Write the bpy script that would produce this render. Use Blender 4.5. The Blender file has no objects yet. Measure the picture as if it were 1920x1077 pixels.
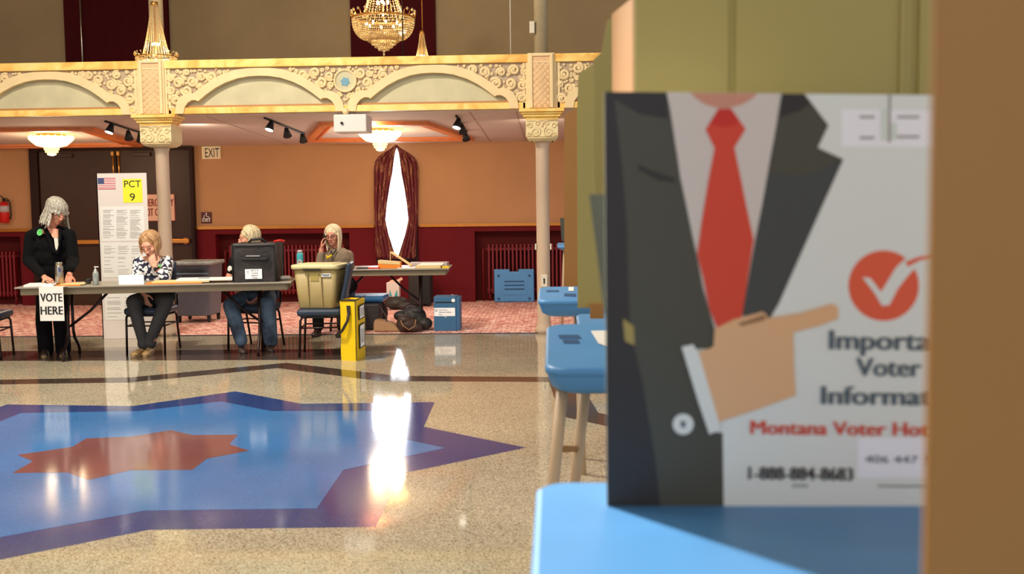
import bpy, bmesh, math, random
from mathutils import Vector, Matrix, Quaternion, noise
random.seed(7)
SC=bpy.context.scene; COL=SC.collection
PI=math.pi
# ---------------------------------------------------------------- camera
FPX=2000.0; CXP,CYP=960.0,538.5; CAM=Vector((0,0,1.53))
yaw=math.radians(2.4); pitch=math.atan((538.5-383)/FPX); roll=math.atan(.0122)
FW=Vector((-math.sin(yaw)*math.cos(pitch), math.cos(yaw)*math.cos(pitch), -math.sin(pitch)))
R0=Vector((math.cos(yaw),math.sin(yaw),0)); U0=R0.cross(FW)
RT=math.cos(roll)*R0-math.sin(roll)*U0; UP=math.sin(roll)*R0+math.cos(roll)*U0
def ray(px,py): return FW+((px-CXP)/FPX)*RT-((py-CYP)/FPX)*UP
def PY(px,py,Y):
    d=ray(px,py); return CAM+d*((Y-CAM.y)/d.y)
def F(px,py,z=0.0):
    d=ray(px,py); return CAM+d*((z-CAM.z)/d.z)
cd=bpy.data.cameras.new('camera'); cam=bpy.data.objects.new('camera',cd); COL.objects.link(cam)
M3=Matrix((RT,UP,-FW)).transposed()
cam.matrix_world=Matrix.Translation(CAM)@M3.to_4x4()
cd.sensor_width=36; cd.sensor_fit='HORIZONTAL'; cd.lens=FPX/1920*36; cd.clip_start=.05; cd.clip_end=200
cd.dof.use_dof=True; cd.dof.focus_distance=10.8; cd.dof.aperture_fstop=3.2
SC.camera=cam
# ---------------------------------------------------------------- materials
def lin(c):
    return tuple(((v/255)/12.92 if v/255<=.04045 else ((v/255+.055)/1.055)**2.4) for v in c)+(1,)
class NT:
    def __init__(s,name):
        s.m=bpy.data.materials.new(name); s.m.use_nodes=True; s.t=s.m.node_tree; s.b=s.t.nodes['Principled BSDF']
    def n(s,k,**kw):
        o=s.t.nodes.new(k)
        for a,v in kw.items():
            if a[:2]=='i_':
                kk=a[2:].replace('_',' '); kk=int(kk) if kk.isdigit() else kk
                o.inputs[kk].default_value=v
            else: setattr(o,a,v)
        return o
    def l(s,a,b): s.t.links.new(a,b)
    def coord(s,sc=(1,1,1)):
        tc=s.n('ShaderNodeTexCoord'); mp=s.n('ShaderNodeMapping'); mp.inputs['Scale'].default_value=sc
        s.l(tc.outputs['Object'],mp.inputs['Vector']); return mp.outputs['Vector']
    def ramp(s,fac,stops,interp='LINEAR'):
        r=s.n('ShaderNodeValToRGB'); r.color_ramp.interpolation=interp
        el=r.color_ramp.elements
        while len(el)<len(stops): el.new(.5)
        for e,(p,c) in zip(el,stops): e.position=p; e.color=c
        s.l(fac,r.inputs['Fac']); return r.outputs['Color']
    def bump(s,h,st=.3,d=.01):
        b=s.n('ShaderNodeBump',i_Strength=st,i_Distance=d); s.l(h,b.inputs['Height']); s.l(b.outputs['Normal'],s.b.inputs['Normal'])
def mat(name,c,rough=.6,metal=0,em=None,est=0,trans=0,coat=0,var=.12,sc=12,bump=0,bsc=60,spec=None,stretch=(1,1,1)):
    k=NT(name); b=k.b; c=lin(c)
    b.inputs['Roughness'].default_value=rough; b.inputs['Metallic'].default_value=metal
    b.inputs['Transmission Weight'].default_value=trans; b.inputs['Coat Weight'].default_value=coat
    if spec is not None: b.inputs['Specular IOR Level'].default_value=spec
    v=k.coord(stretch)
    if var>0:
        nz=k.n('ShaderNodeTexNoise',i_Scale=sc,i_Detail=4.0); k.l(v,nz.inputs['Vector'])
        c1=tuple(x*(1-var) for x in c[:3])+(1,); c2=tuple(min(1,x*(1+var)) for x in c[:3])+(1,)
        k.l(k.ramp(nz.outputs['Fac'],[(.3,c1),(.7,c2)]),b.inputs['Base Color'])
    else: b.inputs['Base Color'].default_value=c
    if bump:
        n2=k.n('ShaderNodeTexNoise',i_Scale=bsc,i_Detail=3.0); k.l(v,n2.inputs['Vector']); k.bump(n2.outputs['Fac'],bump,.01)
    if em:
        b.inputs['Emission Color'].default_value=lin(em); b.inputs['Emission Strength'].default_value=est
    return k.m
def mix2(k,fac,a,b):
    m=k.n('ShaderNodeMix'); m.data_type='RGBA'; k.l(fac,m.inputs[0])
    for v,i in ((a,6),(b,7)):
        if isinstance(v,tuple): m.inputs[i].default_value=v
        else: k.l(v,m.inputs[i])
    return m.outputs[2]
M={}
def terrazzo(name,base,d1,d2,light,rough=.1,chips=1.0):
    k=NT(name); v=k.coord()
    vo=k.n('ShaderNodeTexVoronoi',i_Scale=170.0); k.l(v,vo.inputs['Vector'])
    bw=k.n('ShaderNodeSeparateColor'); k.l(vo.outputs['Color'],bw.inputs[0])
    ch=k.ramp(bw.outputs[0],[(0,lin(d1)),(.10*chips,lin(d2)),(.24*chips,lin(base)),(.72,lin(base)),(.8,lin(light))],'CONSTANT')
    nz=k.n('ShaderNodeTexNoise',i_Scale=1.3,i_Detail=5.0); k.l(v,nz.inputs['Vector'])
    sh=k.ramp(nz.outputs['Fac'],[(.3,(.86,.85,.84,1)),(.7,(1.05,1.04,1.02,1))])
    mu=k.n('ShaderNodeMix'); mu.data_type='RGBA'; mu.blend_type='MULTIPLY'; mu.inputs[0].default_value=1
    k.l(ch,mu.inputs[6]); k.l(sh,mu.inputs[7]); k.l(mu.outputs[2],k.b.inputs['Base Color'])
    k.b.inputs['Roughness'].default_value=rough; k.b.inputs['Specular IOR Level'].default_value=.62
    n2=k.n('ShaderNodeTexNoise',i_Scale=22.0,i_Detail=2.0); k.l(v,n2.inputs['Vector'])
    k.bump(n2.outputs['Fac'],.05,.002)
    return k.m
M['terrazzo']=terrazzo('terrazzo_floor',(186,176,150),(110,102,86),(146,137,114),(212,204,182),.055)
M['in_purple']=terrazzo('terrazzo_purple',(46,68,126),(40,60,114),(43,64,120),(54,76,136),.1)
M['in_blue']=terrazzo('terrazzo_blue',(62,122,188),(56,114,178),(59,118,183),(70,130,196),.1)
M['in_red']=terrazzo('terrazzo_red',(124,76,78),(114,68,70),(119,72,74),(134,84,86),.1)
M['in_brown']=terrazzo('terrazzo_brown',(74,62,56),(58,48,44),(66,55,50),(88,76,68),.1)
def carpet():
    k=NT('patterned_carpet'); v=k.coord((1,1,1))
    nz=k.n('ShaderNodeTexNoise',i_Scale=5.0,i_Detail=3.0); k.l(v,nz.inputs['Vector'])
    mx=k.n('ShaderNodeMix'); mx.data_type='VECTOR'; mx.inputs[0].default_value=.05; k.l(v,mx.inputs[4]); k.l(nz.outputs['Color'],mx.inputs[5])
    br=k.n('ShaderNodeTexBrick',i_Scale=5.5); br.offset=.5; br.squash=1.0
    br.inputs['Color1'].default_value=lin((242,210,194)); br.inputs['Color2'].default_value=lin((222,168,152)); br.inputs['Mortar'].default_value=lin((158,70,70)); br.inputs['Mortar Size'].default_value=.035; br.inputs['Mortar Smooth'].default_value=.3
    br.inputs['Brick Width'].default_value=.62; br.inputs['Row Height'].default_value=.55
    k.l(mx.outputs[1],br.inputs['Vector'])
    n2=k.n('ShaderNodeTexNoise',i_Scale=9.0,i_Detail=4.0,i_Distortion=1.0); k.l(v,n2.inputs['Vector'])
    f=k.ramp(n2.outputs['Fac'],[(.5,(0,0,0,1)),(.6,(1,1,1,1))])
    k.l(mix2(k,f,br.outputs['Color'],lin((184,112,104))),k.b.inputs['Base Color'])
    k.b.inputs['Roughness'].default_value=.95
    return k.m
M['carpet']=carpet()
M['peach']=mat('peach_wall_fabric',(190,144,98),.85,var=.06,sc=1.2,bump=.15,bsc=90)
M['redwall']=mat('deep_red_wainscot',(104,8,20),.7,var=.06,sc=2,spec=.25)
M['niche']=mat('niche_brown_red',(92,26,24),.8,var=.1,sc=3,spec=.2)
M['rad']=mat('radiator_red_paint',(118,12,22),.5,var=.06)
M['brass']=mat('brass_rail',(214,140,60),.28,metal=.75,var=.05)
M['soffit']=mat('mauve_ceiling_paint',(208,194,182),.8,var=.03,sc=1)
M['wood_or']=mat('orange_wood_trim',(216,124,62),.4,var=.2,sc=8,stretch=(1,12,12))
M['upwall']=mat('taupe_upper_wall',(140,118,84),.9,var=.07,sc=1.5,bump=.2,bsc=60)
M['drape']=mat('dark_red_drape',(60,10,14),.9,var=.08,sc=2,spec=.1)
M['cream']=mat('cream_plaster',(228,202,152),.7,var=.05,sc=6)
M['cream_y']=mat('pale_plaster_carving',(224,206,156),.7,var=.08,sc=14)
M['lilac']=mat('plaster_ground_mauve',(176,154,128),.8,var=.06,sc=5)
M['sage']=mat('sage_mottled_plaster',(194,186,150),.75,var=.1,sc=4,)
M['diaper']=mat('apricot_plaster',(222,180,134),.75,var=.08,sc=9)
M['upcol']=mat('pale_olive_column_paint',(176,158,122),.7,var=.05)
M['bead']=mat('brown_shade_line',(176,124,66),.5,var=.06)  # brown for the shade line above the lower balcony moulding
M['column']=mat('column_stone_paint',(198,172,146),.6,var=.06,sc=7,stretch=(1,1,.3))
def marble():
    k=NT('yellow_marbled_rail'); v=k.coord((1,1,1))
    nz=k.n('ShaderNodeTexNoise',i_Scale=2.2,i_Detail=4.0,i_Distortion=2.2); k.l(v,nz.inputs['Vector'])
    k.l(k.ramp(nz.outputs['Fac'],[(.35,lin((228,166,70))),(.5,lin((240,200,104))),(.65,lin((242,214,132)))]),k.b.inputs['Base Color'])
    k.b.inputs['Roughness'].default_value=.45
    return k.m
M['marble']=marble()
M['door']=mat('dark_bronze_door',(60,36,18),.45,metal=.0,spec=.35,var=.1,sc=2)
M['dframe']=mat('dark_door_frame',(42,20,14),.6,var=.1,spec=.25)
M['black']=mat('black_metal',(26,20,20),.35,metal=.3,var=.05)
M['blackm']=mat('matte_black',(22,22,23),.7,var=.1)
M['legbr']=mat('dark_brown_leg_metal',(38,22,20),.3,metal=.4,var=.05)
M['navyv']=mat('navy_vinyl',(34,50,70),.42,var=.08,sc=20,bump=.1)
M['tabtop']=mat('grey_laminate_top',(150,142,128),.35,var=.05)
M['apron']=mat('tan_table_apron',(136,122,96),.5,var=.06)
M['white']=mat('white_paper',(236,234,228),.7,var=.02)
M['ivory']=mat('ivory_plastic',(222,210,186),.5,var=.03)
M['offw']=mat('offwhite_board',(226,216,208),.75,var=.03,sc=3)
M['ink']=mat('black_print',(24,24,26),.7,var=0)
M['inkg']=mat('slate_print',(88,104,110),.7,var=0)
M['inkbr']=mat('dark_red_print',(132,40,34),.7,var=0)
M['orange']=mat('orange_folder',(238,138,40),.6,var=.04)
M['manila']=mat('manila_folder',(232,202,140),.7,var=.04)
M['steel']=mat('brushed_steel',(176,168,150),.25,metal=.9,var=.06)
M['yellow']=mat('yellow_vinyl_bag',(240,200,10),.42,var=.05,sc=9,bump=.35,bsc=14)
M['yel_p']=mat('yellow_paper',(240,234,52),.7,var=.02)
M['blackb']=mat('black_nylon',(42,36,34),.6,var=.1,sc=10,bump=.6,bsc=18)
M['tub']=mat('khaki_tub_plastic',(164,144,94),.45,var=.04)
M['tublid']=mat('pale_khaki_lid',(212,200,150),.45,var=.04)
M['grey']=mat('grey_bin_plastic',(94,108,122),.5,var=.05)
M['liner']=mat('clear_bin_liner',(150,156,150),.25,var=.25,sc=30,bump=.5)
M['blue']=mat('blue_booth_plastic',(84,150,208),.42,var=.04,sc=6)
M['blued']=mat('blue_slot_shadow_plastic',(36,84,128),.5,var=.04)
M['dblue']=mat('steel_blue_box',(52,102,142),.5,var=.05)
M['tan_cool_shade']=mat('booth_tan_cool_shade',(174,156,86),.55,var=.03,sc=2)  # tan booth plastic with cool shade put into its colour
M['tan_warm_lit']=mat('booth_tan_warm_lit',(168,116,50),.55,var=.04,sc=2)  # same tan plastic, warm light put into its colour
M['booleg']=mat('tan_booth_leg',(196,168,132),.5,var=.04)
M['skin']=mat('skin',(222,160,132),.5,var=.05,sc=20)
M['skin2']=mat('skin_rosy',(214,146,118),.5,var=.05,sc=20)
M['lip']=mat('lips',(172,84,78),.45,var=0)
M['eyew']=mat('eye_dark',(48,34,30),.3,var=0)
M['brow']=mat('eyebrow_hair',(132,104,80),.8,var=0)
def hairm(n,a,b): 
    k=NT(n); v=k.coord((60,60,7)); nz=k.n('ShaderNodeTexNoise',i_Scale=2.0,i_Detail=3.0); k.l(v,nz.inputs['Vector'])
    k.l(k.ramp(nz.outputs['Fac'],[(.35,lin(a)),(.65,lin(b))]),k.b.inputs['Base Color']); k.b.inputs['Roughness'].default_value=.5
    k.bump(nz.outputs['Fac'],.6,.01); return k.m
M['h_grey']=hairm('silver_grey_hair',(120,112,96),(206,200,184))
M['h_brown']=hairm('light_brown_hair',(150,106,66),(206,164,116))
M['h_blond']=hairm('blond_grey_hair',(170,146,104),(236,218,176))
M['h_white']=hairm('white_blond_hair',(214,188,140),(248,232,200))
M['blackc']=mat('black_knit',(13,13,15),.95,var=.15,bump=.3,bsc=120,spec=.15)
M['blackp']=mat('black_trousers',(11,11,13),.95,var=.1,spec=.15)
M['greyp']=mat('charcoal_trousers',(58,58,60),.85,var=.08,sc=8)
M['whitet']=mat('white_top',(226,220,206),.8,var=.03)
M['taupe']=mat('taupe_jacket',(136,118,96),.85,var=.08,sc=10,bump=.3,bsc=25)
def denim():
    k=NT('blue_denim'); v=k.coord(); nz=k.n('ShaderNodeTexNoise',i_Scale=6.0,i_Detail=4.0); k.l(v,nz.inputs['Vector'])
    k.l(k.ramp(nz.outputs['Fac'],[(.35,lin((44,56,72))),(.62,lin((96,118,142)))]),k.b.inputs['Base Color']); k.b.inputs['Roughness'].default_value=.9; return k.m
M['denim']=denim()
def floral():
    k=NT('navy_floral_blouse'); v=k.coord(); nz=k.n('ShaderNodeTexNoise',i_Scale=14.0); k.l(v,nz.inputs['Vector'])
    mx=k.n('ShaderNodeMix'); mx.data_type='VECTOR'; mx.inputs[0].default_value=.06; k.l(v,mx.inputs[4]); k.l(nz.outputs['Color'],mx.inputs[5])
    vo=k.n('ShaderNodeTexVoronoi',i_Scale=27.0); k.l(mx.outputs[1],vo.inputs['Vector'])
    k.l(k.ramp(vo.outputs['Distance'],[(.5,lin((240,236,232))),(.56,lin((30,32,60)))]),k.b.inputs['Base Color']); k.b.inputs['Roughness'].default_value=.8; return k.m
M['floral']=floral()
M['green']=mat('green_sticker',(84,200,96),.4,var=.25,sc=60)
M['tanshoe']=mat('tan_shoe',(176,140,90),.5,var=.05)
M['dshoe']=mat('dark_brown_shoe',(48,32,26),.4,var=.05)
M['sole']=mat('tan_sole',(170,140,96),.6,var=.03)
M['glass_e']=mat('window_daylight_glass',(255,255,255),.3,em=(240,246,255),est=7,var=0)
def curt():
    k=NT('burgundy_brocade_curtain'); v=k.coord((6,6,1.2)); nz=k.n('ShaderNodeTexNoise',i_Scale=3.5,i_Detail=6.0,i_Distortion=.8); k.l(v,nz.inputs['Vector'])
    k.l(k.ramp(nz.outputs['Fac'],[(.0,lin((92,22,30))),(.55,lin((104,26,34))),(.6,lin((168,120,80))),(.66,lin((98,24,34)))]),k.b.inputs['Base Color']); k.b.inputs['Roughness'].default_value=.7; return k.m
M['curt']=curt()
M['crystal']=mat('warm_crystal_beads',(236,206,150),.12,var=.25,sc=80,spec=1.0,trans=.35)
M['bulb']=mat('lamp_bulb',(255,240,200),.3,em=(255,226,164),est=45,var=0)
M['lampgl']=mat('glowing_crystal_bowl',(255,240,200),.3,em=(255,214,140),est=3.6,var=0)
M['lampgl2']=mat('glowing_crystal_drop',(240,220,160),.3,em=(255,206,120),est=1.4,var=0)
M['spotface']=mat('spot_lamp_face',(255,250,240),.3,em=(255,244,226),est=5,var=0)
M['gold']=mat('gilt_metal',(206,146,70),.3,metal=.8,var=.1)
M['red']=mat('red_enamel',(200,28,24),.35,var=.05)
M['silver']=mat('silver_label',(190,180,180),.4,var=.1)
M['medblue']=mat('blue_medallion_motif',(110,158,176),.7,var=.1)
M['suit']=mat('poster_charcoal_green',(74,75,62),.5,var=0)
M['suit_d']=mat('poster_black',(44,42,40),.5,var=0)
M['lapel']=mat('poster_lapel_slate',(66,72,70),.5,var=0)
M['pwhite']=mat('poster_pale_grey',(236,241,230),.45,var=0)
M['pshirt']=mat('poster_shirt_grey',(222,212,200),.5,var=0)
M['pred']=mat('poster_tie_red',(226,72,46),.5,var=0)
M['pred_d']=mat('poster_tie_knot_red',(214,44,30),.5,var=0)
M['porange']=mat('poster_badge_orange_red',(240,98,62),.5,var=0)
M['pskin']=mat('poster_hand_peach',(238,188,136),.5,var=0)
M['pskin2']=mat('poster_neck_pink',(214,150,124),.5,var=0)
M['label']=mat('white_sticker',(255,255,255),.5,var=0)
M['tape']=mat('clear_tape',(226,236,222),.3,var=0)
M['teal']=mat('teal_print',(60,170,180),.5,var=.1)
M['tanbag']=mat('tan_leather',(160,118,76),.6,var=.08)
M['brownbag']=mat('brown_leather',(62,42,34),.6,var=.15,sc=9,bump=.4,bsc=12)
M['flagred']=mat('flag_red',(196,60,78),.7,var=0)
M['flagblue']=mat('flag_blue',(70,76,120),.7,var=0)
M['brownsign']=mat('maroon_sign',(84,30,24),.5,var=.03)
M['pinksign']=mat('pale_pink_sign',(232,188,160),.6,var=.02)
M['exitbg']=mat('exit_sign_cream',(226,206,160),.5,var=.03,em=(226,206,160),est=.12)
M['pgrey']=mat('faint_print',(176,170,164),.8,var=0)
# ---------------------------------------------------------------- mesh builder
def wmat(o):
    b=o.matrix_basis.copy()
    return wmat(o.parent)@o.matrix_parent_inverse@b if o.parent else b
ICO={}
class MB:
    def __init__(s): s.bm=bmesh.new(); s.mats=[]; s.cur=0; s.T=Matrix.Identity(4); s.sm=False
    def use(s,m):
        m=M[m] if isinstance(m,str) else m
        if m not in s.mats: s.mats.append(m)
        s.cur=s.mats.index(m); return s
    def _f(s,vs,sm=False):
        try: f=s.bm.faces.new(vs)
        except ValueError: return None
        f.material_index=s.cur; f.smooth=sm; return f
    def v(s,p): return s.bm.verts.new(s.T@Vector(p))
    def box(s,c,d,rot=None,bev=0):
        c=Vector(c); hx,hy,hz=[x/2 for x in d]; R=rot or Matrix.Identity(3)
        P=[s.v(c+R@Vector((x*hx,y*hy,z*hz))) for z in(-1,1) for y in(-1,1) for x in(-1,1)]
        fs=[s._f([P[i] for i in q]) for q in((0,2,3,1),(4,5,7,6),(0,1,5,4),(2,6,7,3),(0,4,6,2),(1,3,7,5))]
        if bev:
            es=set(e for f in fs for e in f.edges)
            r=bmesh.ops.bevel(s.bm,geom=list(es),offset=bev,segments=2,affect='EDGES',profile=.5)
            for f in r['faces']: f.material_index=s.cur
        return s
    def bb(s,x0,x1,y0,y1,z0,z1,bev=0): return s.box(((x0+x1)/2,(y0+y1)/2,(z0+z1)/2),(abs(x1-x0),abs(y1-y0),abs(z1-z0)),None,bev)
    def prism(s,pts,vec,sm=False):
        """closed polygon pts (3D) extruded by vec"""
        vec=Vector(vec); pts=[Vector(p) for p in pts]
        n=Vector((0,0,0))
        for i in range(len(pts)): n+=pts[i].cross(pts[(i+1)%len(pts)])
        if n.dot(vec)>0: pts=pts[::-1]
        a=[s.v(p) for p in pts]; b=[s.v(p+vec) for p in pts]
        s._f(a); s._f(b[::-1])
        for i in range(len(pts)): j=(i+1)%len(pts); s._f([a[j],a[i],b[i],b[j]],sm)
        return s
    def ring(s,c,ax,r,n,ph=0,ry=None):
        ax=Vector(ax).normalized(); u=ax.orthogonal().normalized()
        if abs(ax.z)>.9: u=Vector((1,0,0)); u=(u-ax*u.dot(ax)).normalized()
        w=ax.cross(u); ry=r if ry is None else ry
        return [s.v(Vector(c)+u*(r*math.cos(ph+2*PI*i/n))+w*(ry*math.sin(ph+2*PI*i/n))) for i in range(n)]
    def cyl(s,p0,p1,r0,r1=None,n=16,cap=True):
        r1=r0 if r1 is None else r1; ax=Vector(p1)-Vector(p0)
        a=s.ring(p0,ax,r0,n); b=s.ring(p1,ax,r1,n)
        for i in range(n): j=(i+1)%n; s._f([a[i],a[j],b[j],b[i]],True)
        if cap: s._f(a[::-1]); s._f(b)
        return s
    def tube(s,pts,r,n=8,closed=False):
        pts=[Vector(p) for p in pts]; rs=[]; m=len(pts)
        u=None
        for i,p in enumerate(pts):
            if closed: t=pts[(i+1)%m]-pts[i-1]
            else: t=pts[min(i+1,m-1)]-pts[max(i-1,0)]
            t.normalize()
            if u is None: u=t.orthogonal().normalized()
            u=(u-t*u.dot(t)).normalized(); w=t.cross(u)
            rr=r[i] if isinstance(r,(list,tuple)) else r
            rs.append([s.v(p+u*(rr*math.cos(2*PI*k/n))+w*(rr*math.sin(2*PI*k/n))) for k in range(n)])
        for i in range(m if closed else m-1):
            a,b=rs[i],rs[(i+1)%m]
            for k in range(n): j=(k+1)%n; s._f([a[k],a[j],b[j],b[k]],True)
        if not closed: s._f(rs[0][::-1]); s._f(rs[-1])
        return s
    def lathe(s,prof,c,n=24,sm=True):
        """prof list of (r,z)"""
        c=Vector(c); R=[s.ring(c+Vector((0,0,z)),(0,0,1),max(r,.0004),n) for r,z in prof]
        for a,b in zip(R,R[1:]):
            for i in range(n): j=(i+1)%n; s._f([a[i],a[j],b[j],b[i]],sm)
        s._f(R[0][::-1]); s._f(R[-1]); return s
    def ell(s,c,r,rot=None,sub=2):
        mt=Matrix.Translation(Vector(c))@(rot.to_4x4() if rot else Matrix.Identity(4))@Matrix.Diagonal((*r,1))
        if sub not in ICO:
            b=bmesh.new(); bmesh.ops.create_icosphere(b,subdivisions=sub,radius=1); b.verts.index_update()
            ICO[sub]=([v.co.copy() for v in b.verts],[[v.index for v in f.verts] for f in b.faces]); b.free()
        co,fa=ICO[sub]; mt=s.T@mt; nv=s.bm.verts.new; vs=[nv(mt@c_) for c_ in co]; nf=s.bm.faces.new
        for f in fa:
            g=nf([vs[i] for i in f]); g.material_index=s.cur; g.smooth=True
        return s
    def cap(s,p0,r0,p1,r1,n=14):
        s.ell(p0,(r0,)*3); s.ell(p1,(r1,)*3)
        if (Vector(p1)-Vector(p0)).length>1e-4: s.cyl(p0,p1,r0,r1,n)
        return s
    def chain(s,pr):
        for (a,ra),(b,rb) in zip(pr,pr[1:]): s.cap(a,ra,b,rb)
        return s
    def text(s,txt,org,ux,uy,h,w=None,off=0,cx=True,depth=.001):
        """text in plane ux,uy; h = cap height; w = total width; org= centre bottom (or left bottom)"""
        cu=bpy.data.curves.new('t','FONT'); cu.body=txt; cu.size=1; cu.offset=0; cu.extrude=0; cu.resolution_u=3
        ob=bpy.data.objects.new('t',cu); me=bpy.data.meshes.new_from_object(ob)
        xs=[v.co.x for v in me.vertices]; ys=[v.co.y for v in me.vertices]
        x0,x1=min(xs),max(xs); y1=max(ys) if txt.upper()==txt else .73
        sy=h/max(y1,.01); sx=(w/(x1-x0)) if w else sy
        ux=Vector(ux).normalized(); uy=Vector(uy).normalized(); org=Vector(org)
        nrm=ux.cross(uy)
        bx=(x0+x1)/2 if cx else x0
        for k_,dx_ in enumerate((0,.032,-.032) if off>.015 else (0,)):   # three close copies make a bold face
            vs=[s.v(org+ux*((v.co.x-bx+dx_)*sx)+uy*(v.co.y*sy)+nrm*(depth+.0002*k_)) for v in me.vertices]
            for p in me.polygons: s._f([vs[i] for i in p.vertices])
        bpy.data.objects.remove(ob); bpy.data.curves.remove(cu); bpy.data.meshes.remove(me)
        return s
    def build(s,name,m=None,parent=None,kind=None,voxel=0,smooth=0,label=None,fix=True,origin=True):
        if m: s.mats=[M[m] if isinstance(m,str) else m]
        if fix and not voxel: bmesh.ops.recalc_face_normals(s.bm,faces=s.bm.faces[:])
        me=bpy.data.meshes.new(name); s.bm.to_mesh(me); s.bm.free()
        for x in s.mats: me.materials.append(x)
        ob=bpy.data.objects.new(name,me)
        if voxel:
            COL.objects.link(ob)
            md=ob.modifiers.new('r','REMESH'); md.mode='VOXEL'; md.voxel_size=voxel; md.use_smooth_shade=True
            if smooth:
                sm=ob.modifiers.new('s','SMOOTH'); sm.factor=.5; sm.iterations=smooth
            dg=bpy.context.evaluated_depsgraph_get(); dg.update()
            m2=bpy.data.meshes.new_from_object(ob.evaluated_get(dg)); ob.modifiers.clear(); ob.data=m2
            m2.materials.clear()
            for x in s.mats: m2.materials.append(x)
            for p in m2.polygons: p.use_smooth=True
        if not voxel: COL.objects.link(ob)
        if parent is not None:
            ob.parent=parent
            # geometry was given in world space unless the parent sits at a place
            ob.matrix_parent_inverse=wmat(parent).inverted() if not getattr(s,'local',False) else Matrix.Identity(4)
        elif origin and not voxel and kind!='structure' and not getattr(s,'local',False):
            vs=[v.co for v in ob.data.vertices]
            if vs:
                c=Vector(((min(v.x for v in vs)+max(v.x for v in vs))/2,(min(v.y for v in vs)+max(v.y for v in vs))/2,min(v.z for v in vs)))
                ob.data.transform(Matrix.Translation(-c)); ob.location=c
        if kind: ob['kind']=kind
        if label: ob['label']=label
        return ob
def tag(o,label,cat,group=None):
    o['label']=label; o['category']=cat
    if group: o['group']=group
    return o
def thing(name,label,cat,loc=(0,0,0),group=None,rz=0):
    o=bpy.data.objects.new(name,None); COL.objects.link(o); o.location=loc; o.rotation_euler=(0,0,rz); o.empty_display_size=.1
    return tag(o,label,cat,group)
def LB():
    m=MB(); m.local=True; return m
def struct(name,mb,m=None,parent=None): return mb.build(name,m,parent,kind='structure' if parent is None else None)
def copytree(o,parent=None):
    c=o.copy(); COL.objects.link(c)
    if parent is not None: c.parent=parent
    for ch in list(o.children): copytree(ch,c)
    return c
X=Vector((1,0,0)); Z=Vector((0,0,1))
# ================================================================ SETTING
CAR=12.55; WY=16.7
m=MB().use('terrazzo'); m.bb(-16,9,-4,CAR,-.1,0); FL=struct('floor',m)
C0=Vector((-2.66,6.5,0))
def star(tips,vals,z,c=C0):
    pts=[]
    for (a,r),(b,q) in zip(tips,vals):
        pts.append(c+Vector((r*math.cos(math.radians(a)),r*math.sin(math.radians(a)),z)))
        pts.append(c+Vector((q*math.cos(math.radians(b)),q*math.sin(math.radians(b)),z)))
    return pts
def inlay(name,pts,z,m_):
    m=MB().use(m_); m.prism([Vector((p.x,p.y,z-.004)) for p in pts],(0,0,.004)); return m.build(name,None,FL)
o_t=[(2.6,2.46),(44.5,2.39),(90.6,2.2),(135.5,2.36),(182,2.44),(224,2.38),(270,2.2),(319.2,2.36)]
o_v=[(23.5,1.89),(67.6,1.76),(112.3,1.69),(157,1.86),(203,1.86),(247,1.76),(293.9,1.74),(343.1,1.84)]
i_t=[(3.1,1.95),(43.9,1.91),(90,1.74),(137,1.9),(182,1.94),(224,1.88),(270,1.74),(319.3,1.89)]
i_v=[(22.7,1.51),(68.9,1.43),(110.7,1.45),(157,1.5),(203,1.5),(247,1.43),(293.9,1.39),(342.5,1.48)]
inlay('purple_star_inlay',star(o_t,o_v,0),.0006,'in_purple')
inlay('blue_star_inlay',star(i_t,i_v,0),.0012,'in_blue')
redp=[(446,816),(430,834),(468,846),(388,861),(361,882),(244,883),(165.5,901),(127,887),(23,888),(61.5,866),(33,854),(136,838.6),(161,823),(246,819.5),(320.5,807.6),(361,816.5)]
inlay('red_star_inlay',[F(*p) for p in redp],.0018,'in_red')
# dark band outlining a larger star, built as quads between two star outlines
so=star([(45*k,3.8 if k==2 else 4.0) for k in range(8)],[(45*k+22.5,3.2) for k in range(8)],0)
si=star([(45*k,3.46 if k==2 else 3.66) for k in range(8)],[(45*k+22.5,2.9) for k in range(8)],0)
m=MB().use('in_brown')
for i in range(16):
    j=(i+1)%16; m.prism([Vector((p.x,p.y,-.003)) for p in (so[i],so[j],si[j],si[i])],(0,0,.0038))
m.build('dark_star_band_inlay',None,FL)
m=MB().use('in_brown'); m.prism([Vector((p.x,p.y,-.003)) for p in (F(-200,660),F(640,655),F(640,675),F(-200,678))],(0,0,.0037)); m.build('dark_floor_band',None,FL)  # straight dark brown band across the floor at the front table
m=MB().use('carpet'); m.bb(-16,9,CAR,WY+.25,-.1,.006); struct('floor_carpet',m)
m=MB().use('in_brown'); m.bb(-16,9,CAR-.03,CAR+.02,-.02,.008); struct('trim_1',m)
# far wall with recessed radiator niches
def pxx(px,Y=WY): return PY(px,450,Y).x
N=[(pxx(-200),pxx(38)),(pxx(404),pxx(655)),(pxx(890),pxx(1240))]
NZ=1.11
wf=MB().use('redwall')
xs=[-16]; 
for a,b in N: xs+= [a,b]
xs.append(9)
for i in range(0,len(xs),2): wf.bb(xs[i],xs[i+1],WY,WY+.3,0,NZ)
wf.bb(-16,9,WY,WY+.3,NZ,1.2)
WF=struct('wall_far',wf)
m=MB().use('niche')
for a,b in N: m.bb(a-.02,b+.02,WY+.24,WY+.3,0,NZ+.02)
m.build('radiator_niche',None,WF)
WX0,WX1,WZ1=pxx(700),pxx(790),2.50
wx=(WX0+WX1)/2
m=MB().use('peach'); m.bb(-16,9,WY-.004,WY+.3,1.2,2.8)
m.build('peach_wallcovering',None,WF)
m=MB().use('redwall'); 
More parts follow.
